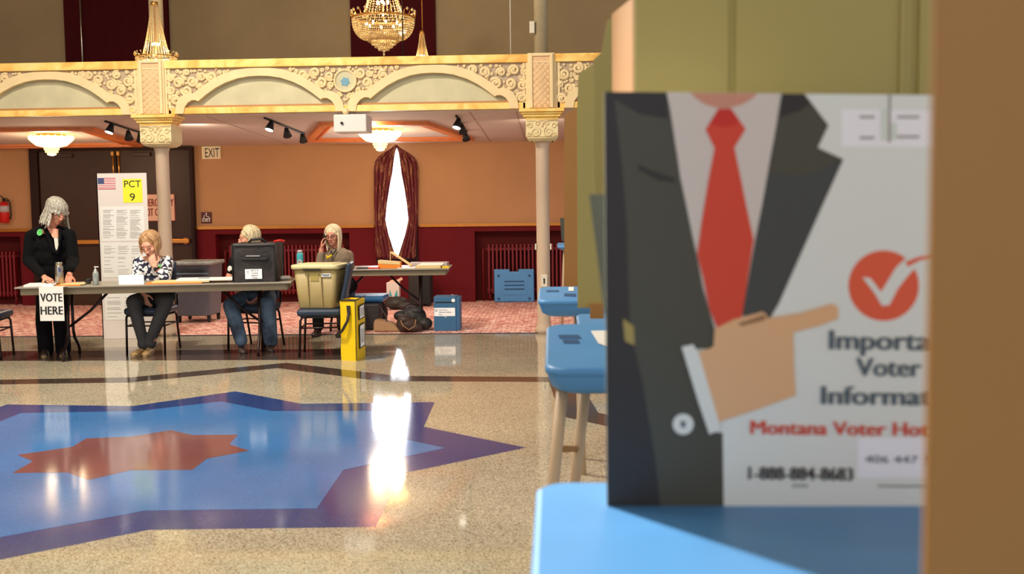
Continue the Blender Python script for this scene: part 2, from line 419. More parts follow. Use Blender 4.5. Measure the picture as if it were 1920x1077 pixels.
# window reveal: remove wall by keeping the glazing in front of the lower red part
DX0,DX1=pxx(68),pxx(370)
def rail(x0,x1,n):
    m=MB().use('brass'); m.bb(x0,x1,WY-.035,WY-.004,1.185,1.23,.008); m.bb(x0,x1,WY-.05,WY-.02,1.222,1.236); struct(n,m)
rail(-16,DX0,'trim_2'); rail(DX1,WX0+.02,'trim_3'); rail(WX1-.02,9,'trim_4')
m=MB().use('redwall')
for a,b in ((N[0][1],DX0),(DX1,N[1][0]),(N[1][1],N[2][0])): m.bb(a,b,WY-.02,WY,0,.2,.004)
struct('baseboard_far',m)
# side and back walls, upper hall
m=MB().use('peach'); m.bb(-16.1,-16,-4,WY+.3,0,7); struct('wall_left',m)
m=MB().use('upwall'); m.bb(-16,9,WY,WY+.3,2.8,7); UW=struct('wall_upper_far',m)
for a,b in ((123,318),(658,817)):
    m=MB().use('drape'); x0,x1=PY(a,50,WY).x,PY(b,50,WY).x; n=60; pts=[]
    for i in range(n+1):
        x=x0+(x1-x0)*i/n; pts.append((x,WY-.05+.006*math.sin(i*.7),2.8))
    for i in range(n):
        a_,b_=Vector(pts[i]),Vector(pts[i+1]); m._f([m.v(a_),m.v(b_),m.v(b_+Z*3.6),m.v(a_+Z*3.6)],True)
    m.bb(x0,x1,WY-.03,WY-.002,2.8,6.4)
    d=m.build('hanging_drape',None); tag(d,'dark red drape on the upper wall behind the '+('left crystal chandelier' if a<200 else 'large crystal chandelier'),'drape')
    if a<200:
        m=MB().use('steel'); p=PY(152,50,WY-.1); m.cyl((p.x,p.y,2.85),(p.x,p.y,5.4),.012); tag(m.build('drape_pole'),'thin metal pole standing before the left dark red drape','pole')
m=MB().use('upwall'); m.bb(-16,9,-4,WY+.3,7,7.1); struct('ceiling_upper',m)
# balcony slab / under-balcony ceiling
def cz(y): return 2.625-.03*(y-12.6)
m=MB().use('soffit'); m.prism([(-16,12.56,cz(12.56)),(-16,WY,cz(WY)),(-16,WY,2.8),(-16,12.56,2.8)],(25,0,0)); CE=struct('ceiling',m)
m=MB().use('lilac')
for px in (385,880,967,1090):
    p=PY(px,212,12.7); m.prism([(p.x,12.7,cz(12.7)-.001),(p.x,WY,cz(WY)-.001),(p.x+.012,WY,cz(WY)-.001),(p.x+.012,12.7,cz(12.7)-.001)],(0,0,-.003))
m.build('ceiling_joint',None,CE)
def C(px,py):  # pixel -> sloping ceiling
    y=14
    for _ in range(8):
        p=PY(px,py,y); d=ray(px,py); 
        # solve CAM+t d on plane z=2.625-.03(y-12.6)
        t=(2.625+.03*12.6-CAM.z)/(d.z+.03*d.y); return CAM+d*t
def coffer(pn,pf,nm):
    a,b=C(*pn[0]),C(*pn[1]); c,d=C(*pf[1]),C(*pf[0]); q=[a,b,c,d]
    m=MB().use('wood_or'); cen=sum(q,Vector())/4
    for i in range(4):
        p0,p1=q[i],q[(i+1)%4]; i0,i1=p0.lerp(cen,.1),p1.lerp(cen,.1); m.prism([p0,p1,i1,i0],(0,0,-.05))
        j0,j1=p0.lerp(cen,.16),p1.lerp(cen,.16); k0,k1=p0.lerp(cen,.19),p1.lerp(cen,.19); m.prism([j0,j1,k1,k0],(0,0,-.03))
    return m.build('coffer_trim',None,CE)
coffer([(600,229),(800,227)],[(572,262),(890,259)],'a')
coffer([(-110,240),(175,238)],[(-140,276),(268,270)],'b')
# doors
DT=PY(200,283,WY).z
m=MB().use('dframe'); y0,y1=WY-.12,WY-.001
m.bb(DX0,DX0+.13,y0,y1,.006,cz(WY)-.01); m.bb(DX1-.05,DX1,y0,y1,.006,cz(WY)-.01); m.bb(DX0+.13,DX1-.05,y0,y1,DT,cz(WY)-.01)
D1=struct('door_1',m)
dm=pxx(228)
for a,b in ((DX0+.14,dm-.01),(dm+.01,DX1-.06)):
    m=MB().use('door'); m.bb(a,b,WY-.08,WY-.03,.012,DT-.01,.004); lf=m.build('door_leaf',None,D1)
    zz=PY((a+b),455,WY).z
    m=MB().use('brass'); m.bb(a+.06,b-.02,WY-.16,WY-.1,.98,1.05,.012); m.bb(a+.1,a+.16,WY-.12,WY-.08,.97,1.06); m.bb(b-.12,b-.06,WY-.12,WY-.08,.97,1.06); m.build('push_bar',None,lf)
    m=MB().use('door'); m.bb(a+.25,a+.55,WY-.13,WY-.08,DT-.1,DT-.04,.006); m.build('door_closer',None,lf)
m=MB().use('gold')
for x in (dm-.045,dm+.045):
    m.cyl((x,WY-.1,DT-.5),(x,WY-.1,DT-.05),.014); m.box((x,WY-.1,DT-.05),(.045,.05,.06))
m.build('door_rod',None,D1)
# window with pointed brocade curtains
m=MB().use('glass_e')
zt,zb=PY(744,272,WY).z-.02,PY(744,485,WY).z
wp=[(-.16,zb+.03),(.16,zb+.03),(.3,zb+.5),(.3,zt-.36),(.2,zt-.2),(.04,zt-.04),(0,zt),(-.04,zt-.04),(-.2,zt-.2),(-.3,zt-.36),(-.3,zb+.5)]
m.prism([(wx+a,WY-.03,z) for a,z in wp],(0,.018,0)); W1=struct('window_1',m)
m=MB().use('dframe'); m.bb(wx-.33,wx-.30,WY-.05,WY-.005,zb-.04,zt-.3); m.bb(wx+.30,wx+.33,WY-.05,WY-.005,zb-.04,zt-.3); m.bb(wx-.33,wx+.33,WY-.06,WY-.005,zb-.05,zb); m.build('window_frame',None,W1)
cut=[(700,330,742,277),(700,300,741,282),(702,320,740,300),(701,350,735,330),(701,385,729,365),(702,410,724,395),(703,435,723,416),(704,455,729,440),(705,475,737,465),(706,487,744,483)]
def curtain(side):
    m=MB().use('curt'); rows=[]
    L=[(742,272,743.8,275),(733,279,742,283),(720,286,740.5,291),(709,294,739,300),(703,303,738,309),(701,318,736,325),(701,345,731,350),(701,380,726,382),(702,412,723,412),(703,440,729,440),(704,465,737,465),(705,485,743,484)]
    n=22
    L=[tuple(a_+(b_-a_)*j/5 for a_,b_ in zip(p,q)) for p,q in zip(L,L[1:]) for j in range(5)]+[L[-1]]
    for (xo,yo,xi,yi) in L:
        if side>0: xo=1488.5-xo-4; xi=1488.5-xi
        r=[]
        for i in range(n+1):
            t=i/n; px=xo+(xi-xo)*t; py=yo+(yi-yo)*t
            p=PY(px,py,WY-.1); fold=.022*math.sin(t*PI*9)+.01*math.sin(t*23+1); r.append(m.v(p+Vector((0,fold,0))))
        rows.append(r)
    for a,b in zip(rows,rows[1:]):
        for i in range(n): m._f([a[i],a[i+1],b[i+1],b[i]],True)
    o=m.build('curtain',None,fix=True)
    sd=o.modifiers.new('t','SOLIDIFY'); sd.thickness=.012
    return o
tag(curtain(-1),'burgundy brocade curtain gathered on the left half of the bright window','curtain')
tag(curtain(1),'burgundy brocade curtain gathered on the right half of the bright window','curtain')
# radiators
def radiator(x0,x1,z0,z1,lab):
    t=thing('radiator',lab,'radiator',((x0+x1)/2,WY+.1,.006))
    m=MB().use('rad'); n=max(3,int((x1-x0)/.062))
    for i in range(n):
        x=x0+(i+.5)*(x1-x0)/n; m.bb(x-.018,x+.018,WY+.05,WY+.17,z0,z1,.012)
    m.bb(x0,x1,WY+.08,WY+.14,z1-.1,z1-.06); m.bb(x0,x1,WY+.08,WY+.14,z0+.04,z0+.08)
    m.build('radiator_section',None,t)
    for x in (x0+.04,x1-.04): m=MB().use('rad'); m.cyl((x,WY+.1,.006),(x,WY+.1,z0+.06),.02); m.build('radiator_foot',None,t)
    m=MB().use('rad'); m.tube([(x0+.02,WY+.11,z1-.08),(x0-.06,WY+.11,z1-.08),(x0-.06,WY+.11,.006)] if x0>-7 else [(x1-.02,WY+.11,z1-.08),(x1+.07,WY+.11,z1-.08),(x1+.07,WY+.11,.006)],.016); m.build('radiator_pipe',None,t)
    return t
za=PY(10,472,WY).z
radiator(pxx(-190),pxx(24),.14,za,'dark red radiator below the fire extinguisher at the left edge')
radiator(pxx(425),pxx(645),.14,PY(560,460,WY).z,'dark red radiator in the niche behind the two seated blond women')
radiator(pxx(912),pxx(1100),.12,PY(960,458,WY).z,'dark red radiator behind the folded blue booth case')
# columns
for px,lab in ((304,'left'),(1017,'right')):
    c=PY(px,270,12.6); x=PY(px,300,12.6).x; r=.078
    if lab=='left': x=PY(303.5,280,12.6).x
    t=thing('column','round stone-coloured column with carved capital, '+('standing right of the tall white notice board' if lab=='left' else 'standing right of the folded blue case, with wall sockets'),'column',(x,12.6,0))
    m=MB().use('column'); m.lathe([(r*1.35,.0),(r*1.35,.05),(r*1.1,.09),(r,.12),(r,2.2),(r*1.15,2.23),(r*1.15,2.26)],(x,12.6,0)); m.build('column_shaft',None,t)
    m=MB().use('cream_y'); w=.185
    prof=[(.13,2.255),(w-.025,2.275),(w,2.31),(w,2.50)]
    for (a,za_),(b,zb_) in zip(prof,prof[1:]):
        A=[m.v((x+sx*a,12.6+sy*a,za_)) for sx,sy in((-1,-1),(1,-1),(1,1),(-1,1))]; B=[m.v((x+sx*b,12.6+sy*b,zb_)) for sx,sy in((-1,-1),(1,-1),(1,1),(-1,1))]
        for i in range(4): j=(i+1)%4; m._f([A[i],A[j],B[j],B[i]])
    m.bb(x-.11,x+.11,12.49,12.71,2.25,2.262); cp=m.build('capital',None,t)
    m=MB().use('marble')
    for k,(hw,z0_,z1_) in enumerate(((.19,2.50,2.53),(.215,2.53,2.56),(.235,2.56,2.585),(.26,2.585,2.62))): m.bb(x-hw,x+hw,12.6-hw,12.6+.1,z0_,z1_,.006)
    m.build('capital_moulding',None,t)
    m=MB().use('cream')
    yf=12.6-w-.004
    def spiral(m,cx_,cz_,r0,turns,dr,rr=.008,y=yf,a0=0,mir=1):
        n=int(18*turns); pts=[]
        for i in range(n+1):
            th=2*PI*turns*i/n; q=r0*(1-dr*i/n); pts.append((cx_+mir*q*math.cos(th+a0),y,cz_+q*math.sin(th+a0)))
        m.tube(pts,[rr*(1-.4*i/n) for i in range(n+1)],6)
    for s_ in(-1,1):
        spiral(m,x+s_*.075,2.36,.06,1.6,.8,mir=s_,a0=2); spiral(m,x+s_*.14,2.43,.035,1.3,.7,mir=s_); spiral(m,x+s_*.05,2.455,.03,1.2,.6,mir=-s_); spiral(m,x+s_*.15,2.33,.025,1.2,.6,mir=-s_)
    m.ell((x,yf,2.44),(.02,.01,.03)); m.tube([(x-w+.01,yf,2.49),(x+w-.01,yf,2.49)],.008); m.tube([(x-w+.02,yf,2.29),(x+w-.02,yf,2.29)],.006)
    m.build('capital_carving',None,cp)
    if lab=='right':
        p=PY(1020,527,12.6-r)
        m=MB().use('ivory'); m.bb(x-.03,x+.045,12.6-r-.03,12.6-r+.005,p.z-.07,p.z+.075,.004); so_=m.build('socket_plate',None,t)
        m=MB().use('ink'); m.ell((x+.008,12.6-r-.032,p.z+.02),(.012,.006,.012)); m.bb(x+.0,x+.016,12.6-r-.034,12.6-r-.028,p.z-.03,p.z+.01); m.build('plug',None,so_)
        for s_ in(-1,1):
            m=MB().use('ivory'); m.bb(x+s_*(r+.01)-.01,x+s_*(r+.01)+.01,12.56,12.6,1.53-.5*.0-.54+.0,1.53-.54+.07,.003); m.build('cable_clip',None,t)
    # slim upper column standing on the balcony floor
    pu=PY(292 if lab=='left' else 1014,8,13.9)
    m=MB().use('upcol'); m.cyl((pu.x,13.9,2.8),(pu.x,13.9,7),.09,n=20)
    u=m.build('upper_column'); tag(u,'slim pale column above the balcony rail, '+('behind the left crystal chandelier' if lab=='left' else 'with a small white box on its side'),'column')
    if lab=='right':
        p=PY(998,52,13.85); m=MB().use('ivory'); m.bb(p.x-.035,p.x+.03,13.8,13.9,p.z-.075,p.z+.075,.006); tag(m.build('wall_sensor'),'small white box fixed to the right upper column','sensor box')
# balcony
BY=12.5
pilx=[PY(287,160,BY).x,PY(1015,160,BY).x]; pitchx=pilx[1]-pilx[0]
BX0,BX1=-11.5,6
t=thing('balcony','ornate plaster balcony front with arches and a yellow marbled rail','balcony',((BX0+BX1)/2,BY,2.63))
m=MB().use('marble'); m.bb(BX0,BX1,BY-.05,BY+.12,3.16,3.254,.006); m.build('balcony_rail',None,t)
m=MB().use('sage'); m.bb(BX0,BX1,BY+.03,BY+.1,2.64,3.16); m.build('arch_panel',None,t)
m=MB().use('marble'); m.bb(BX0,BX1,BY-.03,BY+.03,2.632,2.705,.004); m.build('lower_moulding',None,t)
m=MB().use('bead'); m.bb(BX0,BX1,BY-.0,BY+.03,2.705,2.73); m.build('lower_moulding_shade_strip',None,t).name='painted_shade_strip'  # shade line under the arch panels, put into colour as a brown strip
inner=[(0,3.06),(.12,3.055),(.25,3.035),(.4,2.985),(.52,2.925),(.63,2.85),(.725,2.775),(.75,2.79),(.80,2.79),(.85,2.76),(.885,2.71),(.90,2.635)]
outer=[(0,3.15),(.14,3.148),(.28,3.13),(.44,3.08),(.57,3.01),(.68,2.94),(.775,2.865),(.80,2.875),(.87,2.865),(.94,2.82),(.985,2.74),(1.0,2.635)]
rnd=random.Random(3)
for b in range(-2,2):
    bx=pilx[0]+b*pitchx
    for s_ in (1,-1):
        ac=bx+(1.265 if s_==1 else pitchx-1.265)
        arch=MB().use('cream')
        for sd in(-1,1):
            for i in range(len(inner)-1):
                q=[(min(u,pitchx/2-1.2655 if sd*s_>0 else 2),z) for u,z in (inner[i],inner[i+1],outer[i+1],outer[i])]
                arch.prism([(ac+sd*u,BY-.045,z) for u,z in q],(0,.075,0))
            span=MB().use('lilac'); carv=MB().use('cream')
            # spandrel ground between the arch and the next arch or pilaster
            ed=(pitchx/2-1.2645) if sd*s_>0 else 1.11
            poly=[(ac+sd*u,BY-.012,z) for u,z in outer]+[(ac+sd*ed,BY-.012,2.635),(ac+sd*ed,BY-.012,3.16),(ac,BY-.012,3.16)]
            for i in range(len(outer)-1):
                u0,z0_=outer[i]; u1,z1_=outer[i+1]; u0=min(u0,ed); u1=min(u1,ed)
                if u1-u0<.001: continue
                span.prism([(ac+sd*u0,BY-.012,z0_),(ac+sd*u1,BY-.012,z1_),(ac+sd*u1,BY-.012,3.16),(ac+sd*u0,BY-.012,3.16)],(0,.045,0))
            if ed>1: span.prism([(ac+sd*1.0,BY-.012,2.635),(ac+sd*ed,BY-.012,2.635),(ac+sd*ed,BY-.012,3.16),(ac+sd*1.0,BY-.012,3.16)],(0,.045,0))
            # scroll carving
            placed=[]; tries=0
            def zo(u):
                for (a,za_),(c_,zc_) in zip(outer,outer[1:]):
                    if a<=u<=c_: return za_+(zc_-za_)*(u-a)/(c_-a)
                return 2.635
            for R_ in (.07,.058,.046,.036,.027,.02,.014):
                for _ in range(140):
                    u=rnd.uniform(.3,ed-.01); z=rnd.uniform(2.68,3.15)
                    if z+R_>3.16 or u+R_>ed+.01 or z-R_*.3<zo(min(u,1.0)): continue
                    if u-R_<1.0 and z-R_*.1<zo(max(u-R_*.3,0)): continue
                    if sd*s_>0 and math.hypot(pitchx/2-1.265-u, z-2.985)<R_+.125: continue
                    if any(math.hypot(u-a,z-c_)<(R_+q)*.9 for a,c_,q in placed): continue
                    placed.append((u,z,R_)); n=14; tu=1.5; a0=rnd.uniform(0,6.3); mi=rnd.choice((-1,1))
                    pts=[(ac+sd*u+mi*R_*(1-.75*k/n)*.92*math.cos(a0+2*PI*tu*k/n),BY-.02,z+R_*(1-.75*k/n)*.92*math.sin(a0+2*PI*tu*k/n)) for k in range(n+1)]
                    carv.tube(pts,[.016*R_/.06*.9+.004]*(n+1),5)
                    if R_>.03: carv.ell((ac+sd*u,BY-.018,z),(R_*.3,.02,R_*.3),sub=1)
            sp_=span.build('spandrel',None,t); carv.build('scroll_carving',None,sp_)
        arch.build('arch_moulding',None,t)
    # medallion in the middle of the bay
    med=MB().use('cream'); medf=MB().use('sage'); medm=MB().use('medblue')
    mx_=bx+pitchx/2; mz=2.985
    pts=[(mx_+.125*math.cos(2*PI*k/32),BY-.035,mz+.125*math.sin(2*PI*k/32)) for k in range(32)]
    med.tube(pts,.013,8,True); med.tube([(mx_+(p[0]-mx_)*.9,p[1]+.005,mz+(p[2]-mz)*.9) for p in pts],.006,6,True)
    medf.prism([(mx_+.122*math.cos(2*PI*k/32),BY-.03,mz+.122*math.sin(2*PI*k/32)) for k in range(32)],(0,.03,0))
    medm.prism([(mx_+(.058 if k%2 else .042)*math.cos(2*PI*k/12+.3),BY-.036,mz-.01+(.058 if k%2 else .042)*math.sin(2*PI*k/12+.3)) for k in range(12)],(0,.008,0))
    med.ell((mx_,BY-.05,2.63),(.04,.04,.04))
    q_=med.build('medallion',None,t); medf.build('medallion_field',None,q_); medm.build('medallion_motif',None,q_)
for b in range(-2,3):
    bx=pilx[0]+b*pitchx
    pil=MB().use('cream'); pdi=MB().use('diaper')
    pil.bb(bx-.155,bx+.155,BY-.06,BY+.1,2.63,3.262,.004)
    for s_ in(-1,1): pil.bb(bx+s_*.118-.018,bx+s_*.118+.018,BY-.085,BY-.05,2.635,3.256,.006); pil.bb(bx+s_*.165-.014,bx+s_*.165+.014,BY-.04,BY+.05,2.63,3.16,.004); pil.bb(bx+s_*.2-.016,bx+s_*.2+.016,BY-.03,BY+.05,2.63,3.16,.004)
    pil.bb(bx-.1,bx+.1,BY-.085,BY-.05,3.225,3.256); pil.bb(bx-.1,bx+.1,BY-.075,BY-.05,3.15,3.165)
    pdi.bb(bx-.1,bx+.1,BY-.07,BY-.05,2.635,3.15); pdi.bb(bx-.1,bx+.1,BY-.07,BY-.05,3.165,3.225)
    for k in range(-4,12):
        for s_ in(-1,1):
            # lattice strips clipped to the panel
            z0_=2.635+k*.072; x0_,x1_=-.1,.1; za_,zb_=z0_,z0_+.2
            if s_<0: za_,zb_=zb_,za_
            A=Vector((x0_,0,za_)); B=Vector((x1_,0,zb_))
            lo,hi=2.64,3.148
            def clip(A,B):
                for lim,sg in((lo,1),(hi,-1)):
                    da=(A.z-lim)*sg; db=(B.z-lim)*sg
                    if da<0 and db<0: return None
                    if da<0: A=A.lerp(B,da/(da-db))
                    elif db<0: B=B.lerp(A,db/(db-da))
                return A,B
            r_=clip(A,B)
            if r_ and (r_[0]-r_[1]).length>.01: pil.tube([r_[0]+Vector((bx,BY-.071,0)),r_[1]+Vector((bx,BY-.071,0))],.0045,5)
    p_=pil.build('pilaster',None,t); pdi.build('pilaster_panel',None,p_)
# ================================================================ LAMPS
def bead(m,p,r):
    p=Vector(p); v=[m.v(p+Vector(d)*r) for d in((1,0,0),(0,1,0),(-1,0,0),(0,-1,0),(0,0,1.25),(0,0,-1.25))]
    for a,b,c in((0,1,4),(1,2,4),(2,3,4),(3,0,4),(1,0,5),(2,1,5),(3,2,5),(0,3,5)): m._f([v[a],v[b],v[c]])
def chandelier(x,y,zr,s,lab,cone_h=.75,gp='crystal chandeliers above the balcony'):
    """zr = height of the widest ring, s = ring radius"""
    t=thing('crystal_chandelier',lab,'chandelier',(x,y,zr),gp)
    m=MB().use('gold'); m.tube([(x+s*math.cos(2*PI*k/36),y+s*math.sin(2*PI*k/36),zr) for k in range(36)],s*.035,6,True)
    for k in range(26):
        a=2*PI*k/26; c_=Vector((x+s*1.02*math.cos(a),y+s*1.02*math.sin(a),zr)); m.cyl(c_,c_+Vector((math.cos(a)*.02,math.sin(a)*.02,s*.17)),s*.02,s*.008,6)
    m.tube([(x+s*.46*math.cos(2*PI*k/24),y+s*.46*math.sin(2*PI*k/24),zr-s*.72) for k in range(24)],s*.03,6,True)
    m.cyl((x,y,zr+cone_h),(x,y,zr+cone_h+.05),s*.22,s*.16); m.cyl((x,y,zr-.02),(x,y,zr+cone_h),.01)
    m.build('gilt_frame',None,t)
    m=MB().use('crystal'); cr=s*.03
    for k in range(26):    # bead strands up to the crown
        a=2*PI*k/26; n=int(cone_h/(cr*2.6))
        for i in range(n):
            q=i/n; r=s*(.66*(1-q)**1.5+.2*(1-(1-q)**1.5)); bead(m,(x+r*math.cos(a),y+r*math.sin(a),zr+.02+cone_h*q),cr)
    rows=13
    for i in range(rows):  # basket
        q=i/(rows-1); r=s*math.cos(q*1.2)**.7; z=zr-s*.06-s*.62*math.sin(q*PI/2)
        n=max(8,int(2*PI*r/(cr*2.3)))
        for k in range(n): bead(m,(x+r*math.cos(2*PI*k/n),y+r*math.sin(2*PI*k/n),z),cr*1.05)
    for i in range(9):     # lower tiers
        q=i/8; r=s*.46*(1-(i//2)*2/8)**.85+.01; z=zr-s*.70-s*.36*q
        n=max(5,int(2*PI*r/(cr*2.2)))
        for k in range(n): bead(m,(x+r*math.cos(2*PI*k/n),y+r*math.sin(2*PI*k/n),z),cr)
    for i in range(22):
        a=2*PI*i/22; bead(m,(x+s*1.03*math.cos(a),y+s*1.03*math.sin(a),zr+s*.2),cr*1.6)
    b_=m.build('crystal_beads',None,t); 
    m=MB().use('crystal'); m.ell((x,y,zr-s*1.16),(s*.035,s*.035,s*.06)); m.cyl((x,y,zr-s*1.1),(x,y,zr-s*1.02),.003); m.build('bottom_drop',None,t)
    m=MB().use('bulb')
    for k in range(8):
        a=2*PI*k/8+.3; m.ell((x+s*.55*math.cos(a),y+s*.55*math.sin(a),zr-s*.2),(s*.035,s*.035,s*.055))
    for k in range(4):
        a=2*PI*k/4; m.ell((x+s*.16*math.cos(a),y+s*.16*math.sin(a),zr+cone_h*.25),(s*.04,s*.04,s*.07))
    m.build('lamp_bulb',None,t)
    ld=bpy.data.lights.new('chandelier_light','POINT'); ld.energy=30*s/.4; ld.color=(1,.78,.5); ld.shadow_soft_size=.05
    lo=bpy.data.objects.new('chandelier_light',ld); COL.objects.link(lo); lo.location=(x,y,zr+.02); lo.parent=t; lo.matrix_parent_inverse=wmat(t).inverted()
    return t
pr=PY(718.5,34,14); chandelier(pr.x,14,pr.z,.4,'large crystal chandelier with a full round basket, above the balcony rail',.8)
pr=PY(293,107,13.15); chandelier(pr.x,13.15,pr.z,.245,'tall crystal chandelier before the left upper column, its basket hidden by the rail',.62)
pr=PY(792,118,14.6); chandelier(pr.x,14.6,pr.z,.15,'small distant crystal chandelier hanging on a chain right of the large one',.38)
p=PY(792,62,14.6); m=MB().use('gold')
m.tube([(p.x,14.6,pr.z+.4),(p.x,14.6,6.9)],.006); tag(m.build('lamp_chain'),'thin chain holding the small distant chandelier','chain')
for px,lb in ((755,'thin dark cable crossing the large chandelier'),(957,'thin pale cable hanging right of the small chandelier')):
    p=PY(px,50,13.3); m=MB().use('legbr' if px==755 else 'ivory'); m.cyl((p.x,13.3,2.82),(p.x,13.3,6.9),.007,n=6); tag(m.build('hanging_cable'),lb,'cable')
for px,py,lb in ((95,240,'left glowing crystal ceiling lamp under the balcony, above the doors'),(712,231,'right glowing crystal ceiling lamp under the balcony, near the white projector')):
    c=PY(px,py,14.6); zt_=cz(14.6)
    t=thing('ceiling_lamp',lb,'ceiling lamp',(c.x,14.6,zt_),'crystal ceiling lamps under the balcony')
    m=MB().use('gold'); m.cyl((c.x,14.6,zt_-.02),(c.x,14.6,zt_+.0),.2,n=28); m.build('lamp_plate',None,t)
    m=MB().use('lampgl'); m.lathe([(.27,zt_-.03),(.285,zt_-.05),(.27,zt_-.09),(.2,zt_-.15),(.1,zt_-.175)],(c.x,14.6,0),32)
    for k in range(20): a=2*PI*k/20; m.ell((c.x+.28*math.cos(a),14.6+.28*math.sin(a),zt_-.045),(.02,.02,.035),sub=1)
    m.build('crystal_bowl',None,t)
    m=MB().use('lampgl2'); m.lathe([(.1,zt_-.17),(.1,zt_-.21),(.085,zt_-.21),(.085,zt_-.245),(.06,zt_-.245),(.06,zt_-.275),(.02,zt_-.29)],(c.x,14.6,0),24,False); m.build('crystal_drop',None,t)
    ld=bpy.data.lights.new('ceiling_lamp_light','POINT'); ld.energy=42; ld.color=(1,.74,.48); ld.shadow_soft_size=.25
    lo=bpy.data.objects.new('ceiling_lamp_light',ld); COL.objects.link(lo); lo.location=(c.x,14.6,zt_-.36); lo.parent=t; lo.matrix_parent_inverse=wmat(t).inverted()
# track spots
for pts,lb in ((((207,241,0),(241,254,1),(263,258,1)),'left track of three black spotlights beside the carved left capital'),(((507,236,0),(538,249,1),(568,259,1)),'middle track of three black spotlights, left of the white projector'),(((858,232,0),(867,242,1),(873,256,1)),'right track of three black spotlights under the balcony ceiling')):
    P=[]
    for px,py,_ in pts:
        d=ray(px,py); # 0.08 below the ceiling
        tt=(2.545+.03*12.6-CAM.z)/(d.z+.03*d.y); P.append(CAM+d*tt)
    t=thing('track_light',lb,'track spotlight',P[1]+Z*.08,'black track lights under the balcony')
    m=MB().use('blackm'); a=P[0]+(P[0]-P[2])*.15; b=P[2]+(P[2]-P[0])*.05
    for q in (a,b): q.z=cz(q.y)-.012
    m.tube([a,b],.014,6); m.build('track',None,t)
    for (px,py,k),q in zip(pts,P):
        m=MB().use('blackm'); ax=Vector((-.25 if k==0 else .2,-.35,-1 if k==0 else -.75)).normalized()
        m.cyl(q+Z*.075,q+Z*.02,.008,n=6); m.cyl(q-ax*.05,q+ax*.055,.028,.058,n=16); m.ell(q-ax*.05,(.03,.03,.03))
        sp=m.build('spotlight',None,t)
        m=MB().use('spotface' if k==0 else 'blackm'); m.cyl(q+ax*.052,q+ax*.058,.05,n=16); m.build('spotlight_face',None,sp)
# projector
a=PY(625,214,12.35); b=PY(687,247,12.35)
t=thing('projector','white box projector hung under the middle of the balcony front','projector',((a.x+b.x)/2,12.45,b.z))
m=MB().use('offw'); m.bb(a.x,b.x,12.35,12.75,b.z,a.z-.005,.01); pb=m.build('projector_body',None,t)
m=MB().use('ink'); c=PY(641,231,12.345); m.cyl((c.x,12.352,c.z),(c.x,12.33,c.z),.016); m.build('lens',None,t)
m=MB().use('ivory'); m.cyl(((a.x+b.x)/2,12.5,a.z-.01),((a.x+b.x)/2,12.7,cz(12.7)+.01),.02); m.build('projector_mount',None,t)
# ================================================================ SIGNS
def q(px,py,Y): return PY(px,py,Y)
def sign_txt(m,rows,Y,mt,off=.02):
    for tx,px,py,h,w in rows:
        s_=Y/2000
        m.use(mt); m.text(tx,q(px,py,Y),(1,0,0),(0,0,1),h*s_,w*s_,off)
a=q(379,275,WY-.02); b=q(414,298,WY-.02)
m=MB().use('exitbg'); m.bb(a.x,b.x,WY-.05,WY-.004,b.z,a.z,.004); t=m.build('exit_sign'); tag(t,'lit cream EXIT sign high on the peach wall beside the door','exit sign')
m=MB(); sign_txt(m,[('EXIT',398,295,17,27)],WY-.052,'ink',.015); m.build('lettering',None,t)
a=q(377,398,WY-.02); b=q(397,419,WY-.02)
m=MB().use('brownsign'); m.bb(a.x,b.x,WY-.02,WY-.004,b.z,a.z); t=m.build('accessible_exit_sign'); tag(t,'small maroon EXIT sign with a wheelchair symbol right of the door','sign')
m=MB(); sign_txt(m,[('EXIT',387.5,416,6.5,15.5)],WY-.022,'white',.02)
c=q(387,407,WY-.022); s_=.0085
m.use('white'); m.cyl(c+Vector((-.0,0,.052)),c+Vector((0,-.003,.052)),.011)
m.tube([c+Vector((0,0,.04)),c+Vector((.0,0,.01)),c+Vector((.03,0,.008)),c+Vector((.045,0,-.02))],.006,5)
m.tube([c+Vector((-.008+.034*math.cos(k),0,-.002+.034*math.sin(k))) for k in [2+i*.35 for i in range(11)]],.005,5)
m.build('lettering',None,t)
a=q(262,364,WY-.1); b=q(329,415,WY-.1)
m=MB().use('pinksign'); m.bb(a.x,b.x,WY-.095,WY-.083,b.z,a.z); m.use('inkbr')
for (x0,x1,z0,z1) in((a.x,b.x,a.z-.012,a.z),(a.x,b.x,b.z,b.z+.012),(b.x-.012,b.x,b.z,a.z)): m.bb(x0,x1,WY-.0955,WY-.09,z0,z1)
t=m.build('emergency_exit_sign'); tag(t,'pale EMERGENCY EXIT ONLY sign on the dark door, partly behind the column','sign')
m=MB(); sign_txt(m,[('EMERGENCY',295.5,387,14,62),('EXIT ONLY',293,405,14,52)],WY-.097,'inkbr',.02); m.build('lettering',None,t)
# fire extinguisher
c=q(8,398,WY-.085); t=thing('fire_extinguisher','red fire extinguisher mounted on the peach wall at the far left','fire extinguisher',(c.x,WY-.1,c.z-.2))
m=MB().use('red'); m.lathe([(.06,-.17),(.075,-.16),(.078,0),(.078,.10),(.05,.15),(.025,.17)],c,20); m.build('cylinder_body',None,t)
m=MB().use('silver'); m.lathe([(.079,0),(.079,.10)],c,20); m.bb(c.x-.1,c.x-.06,WY-.04,WY-.005,c.z-.05,c.z+.15); m.build('instruction_label',None,t)
m=MB().use('blackm'); m.cyl(c+Z*.17,c+Z*.22,.02); m.tube([c+Z*.2,c+Vector((.05,-.02,.22)),c+Vector((.1,-.02,.18))],.008); m.tube([c+Z*.2,c+Vector((.1,0,.16)),c+Vector((.11,0,-.05)),c+Vector((.09,0,-.12))],.01); m.tube([c+Z*.22,c+Vector((-.06,-.02,.27))],.008); m.build('valve_handle',None,t)
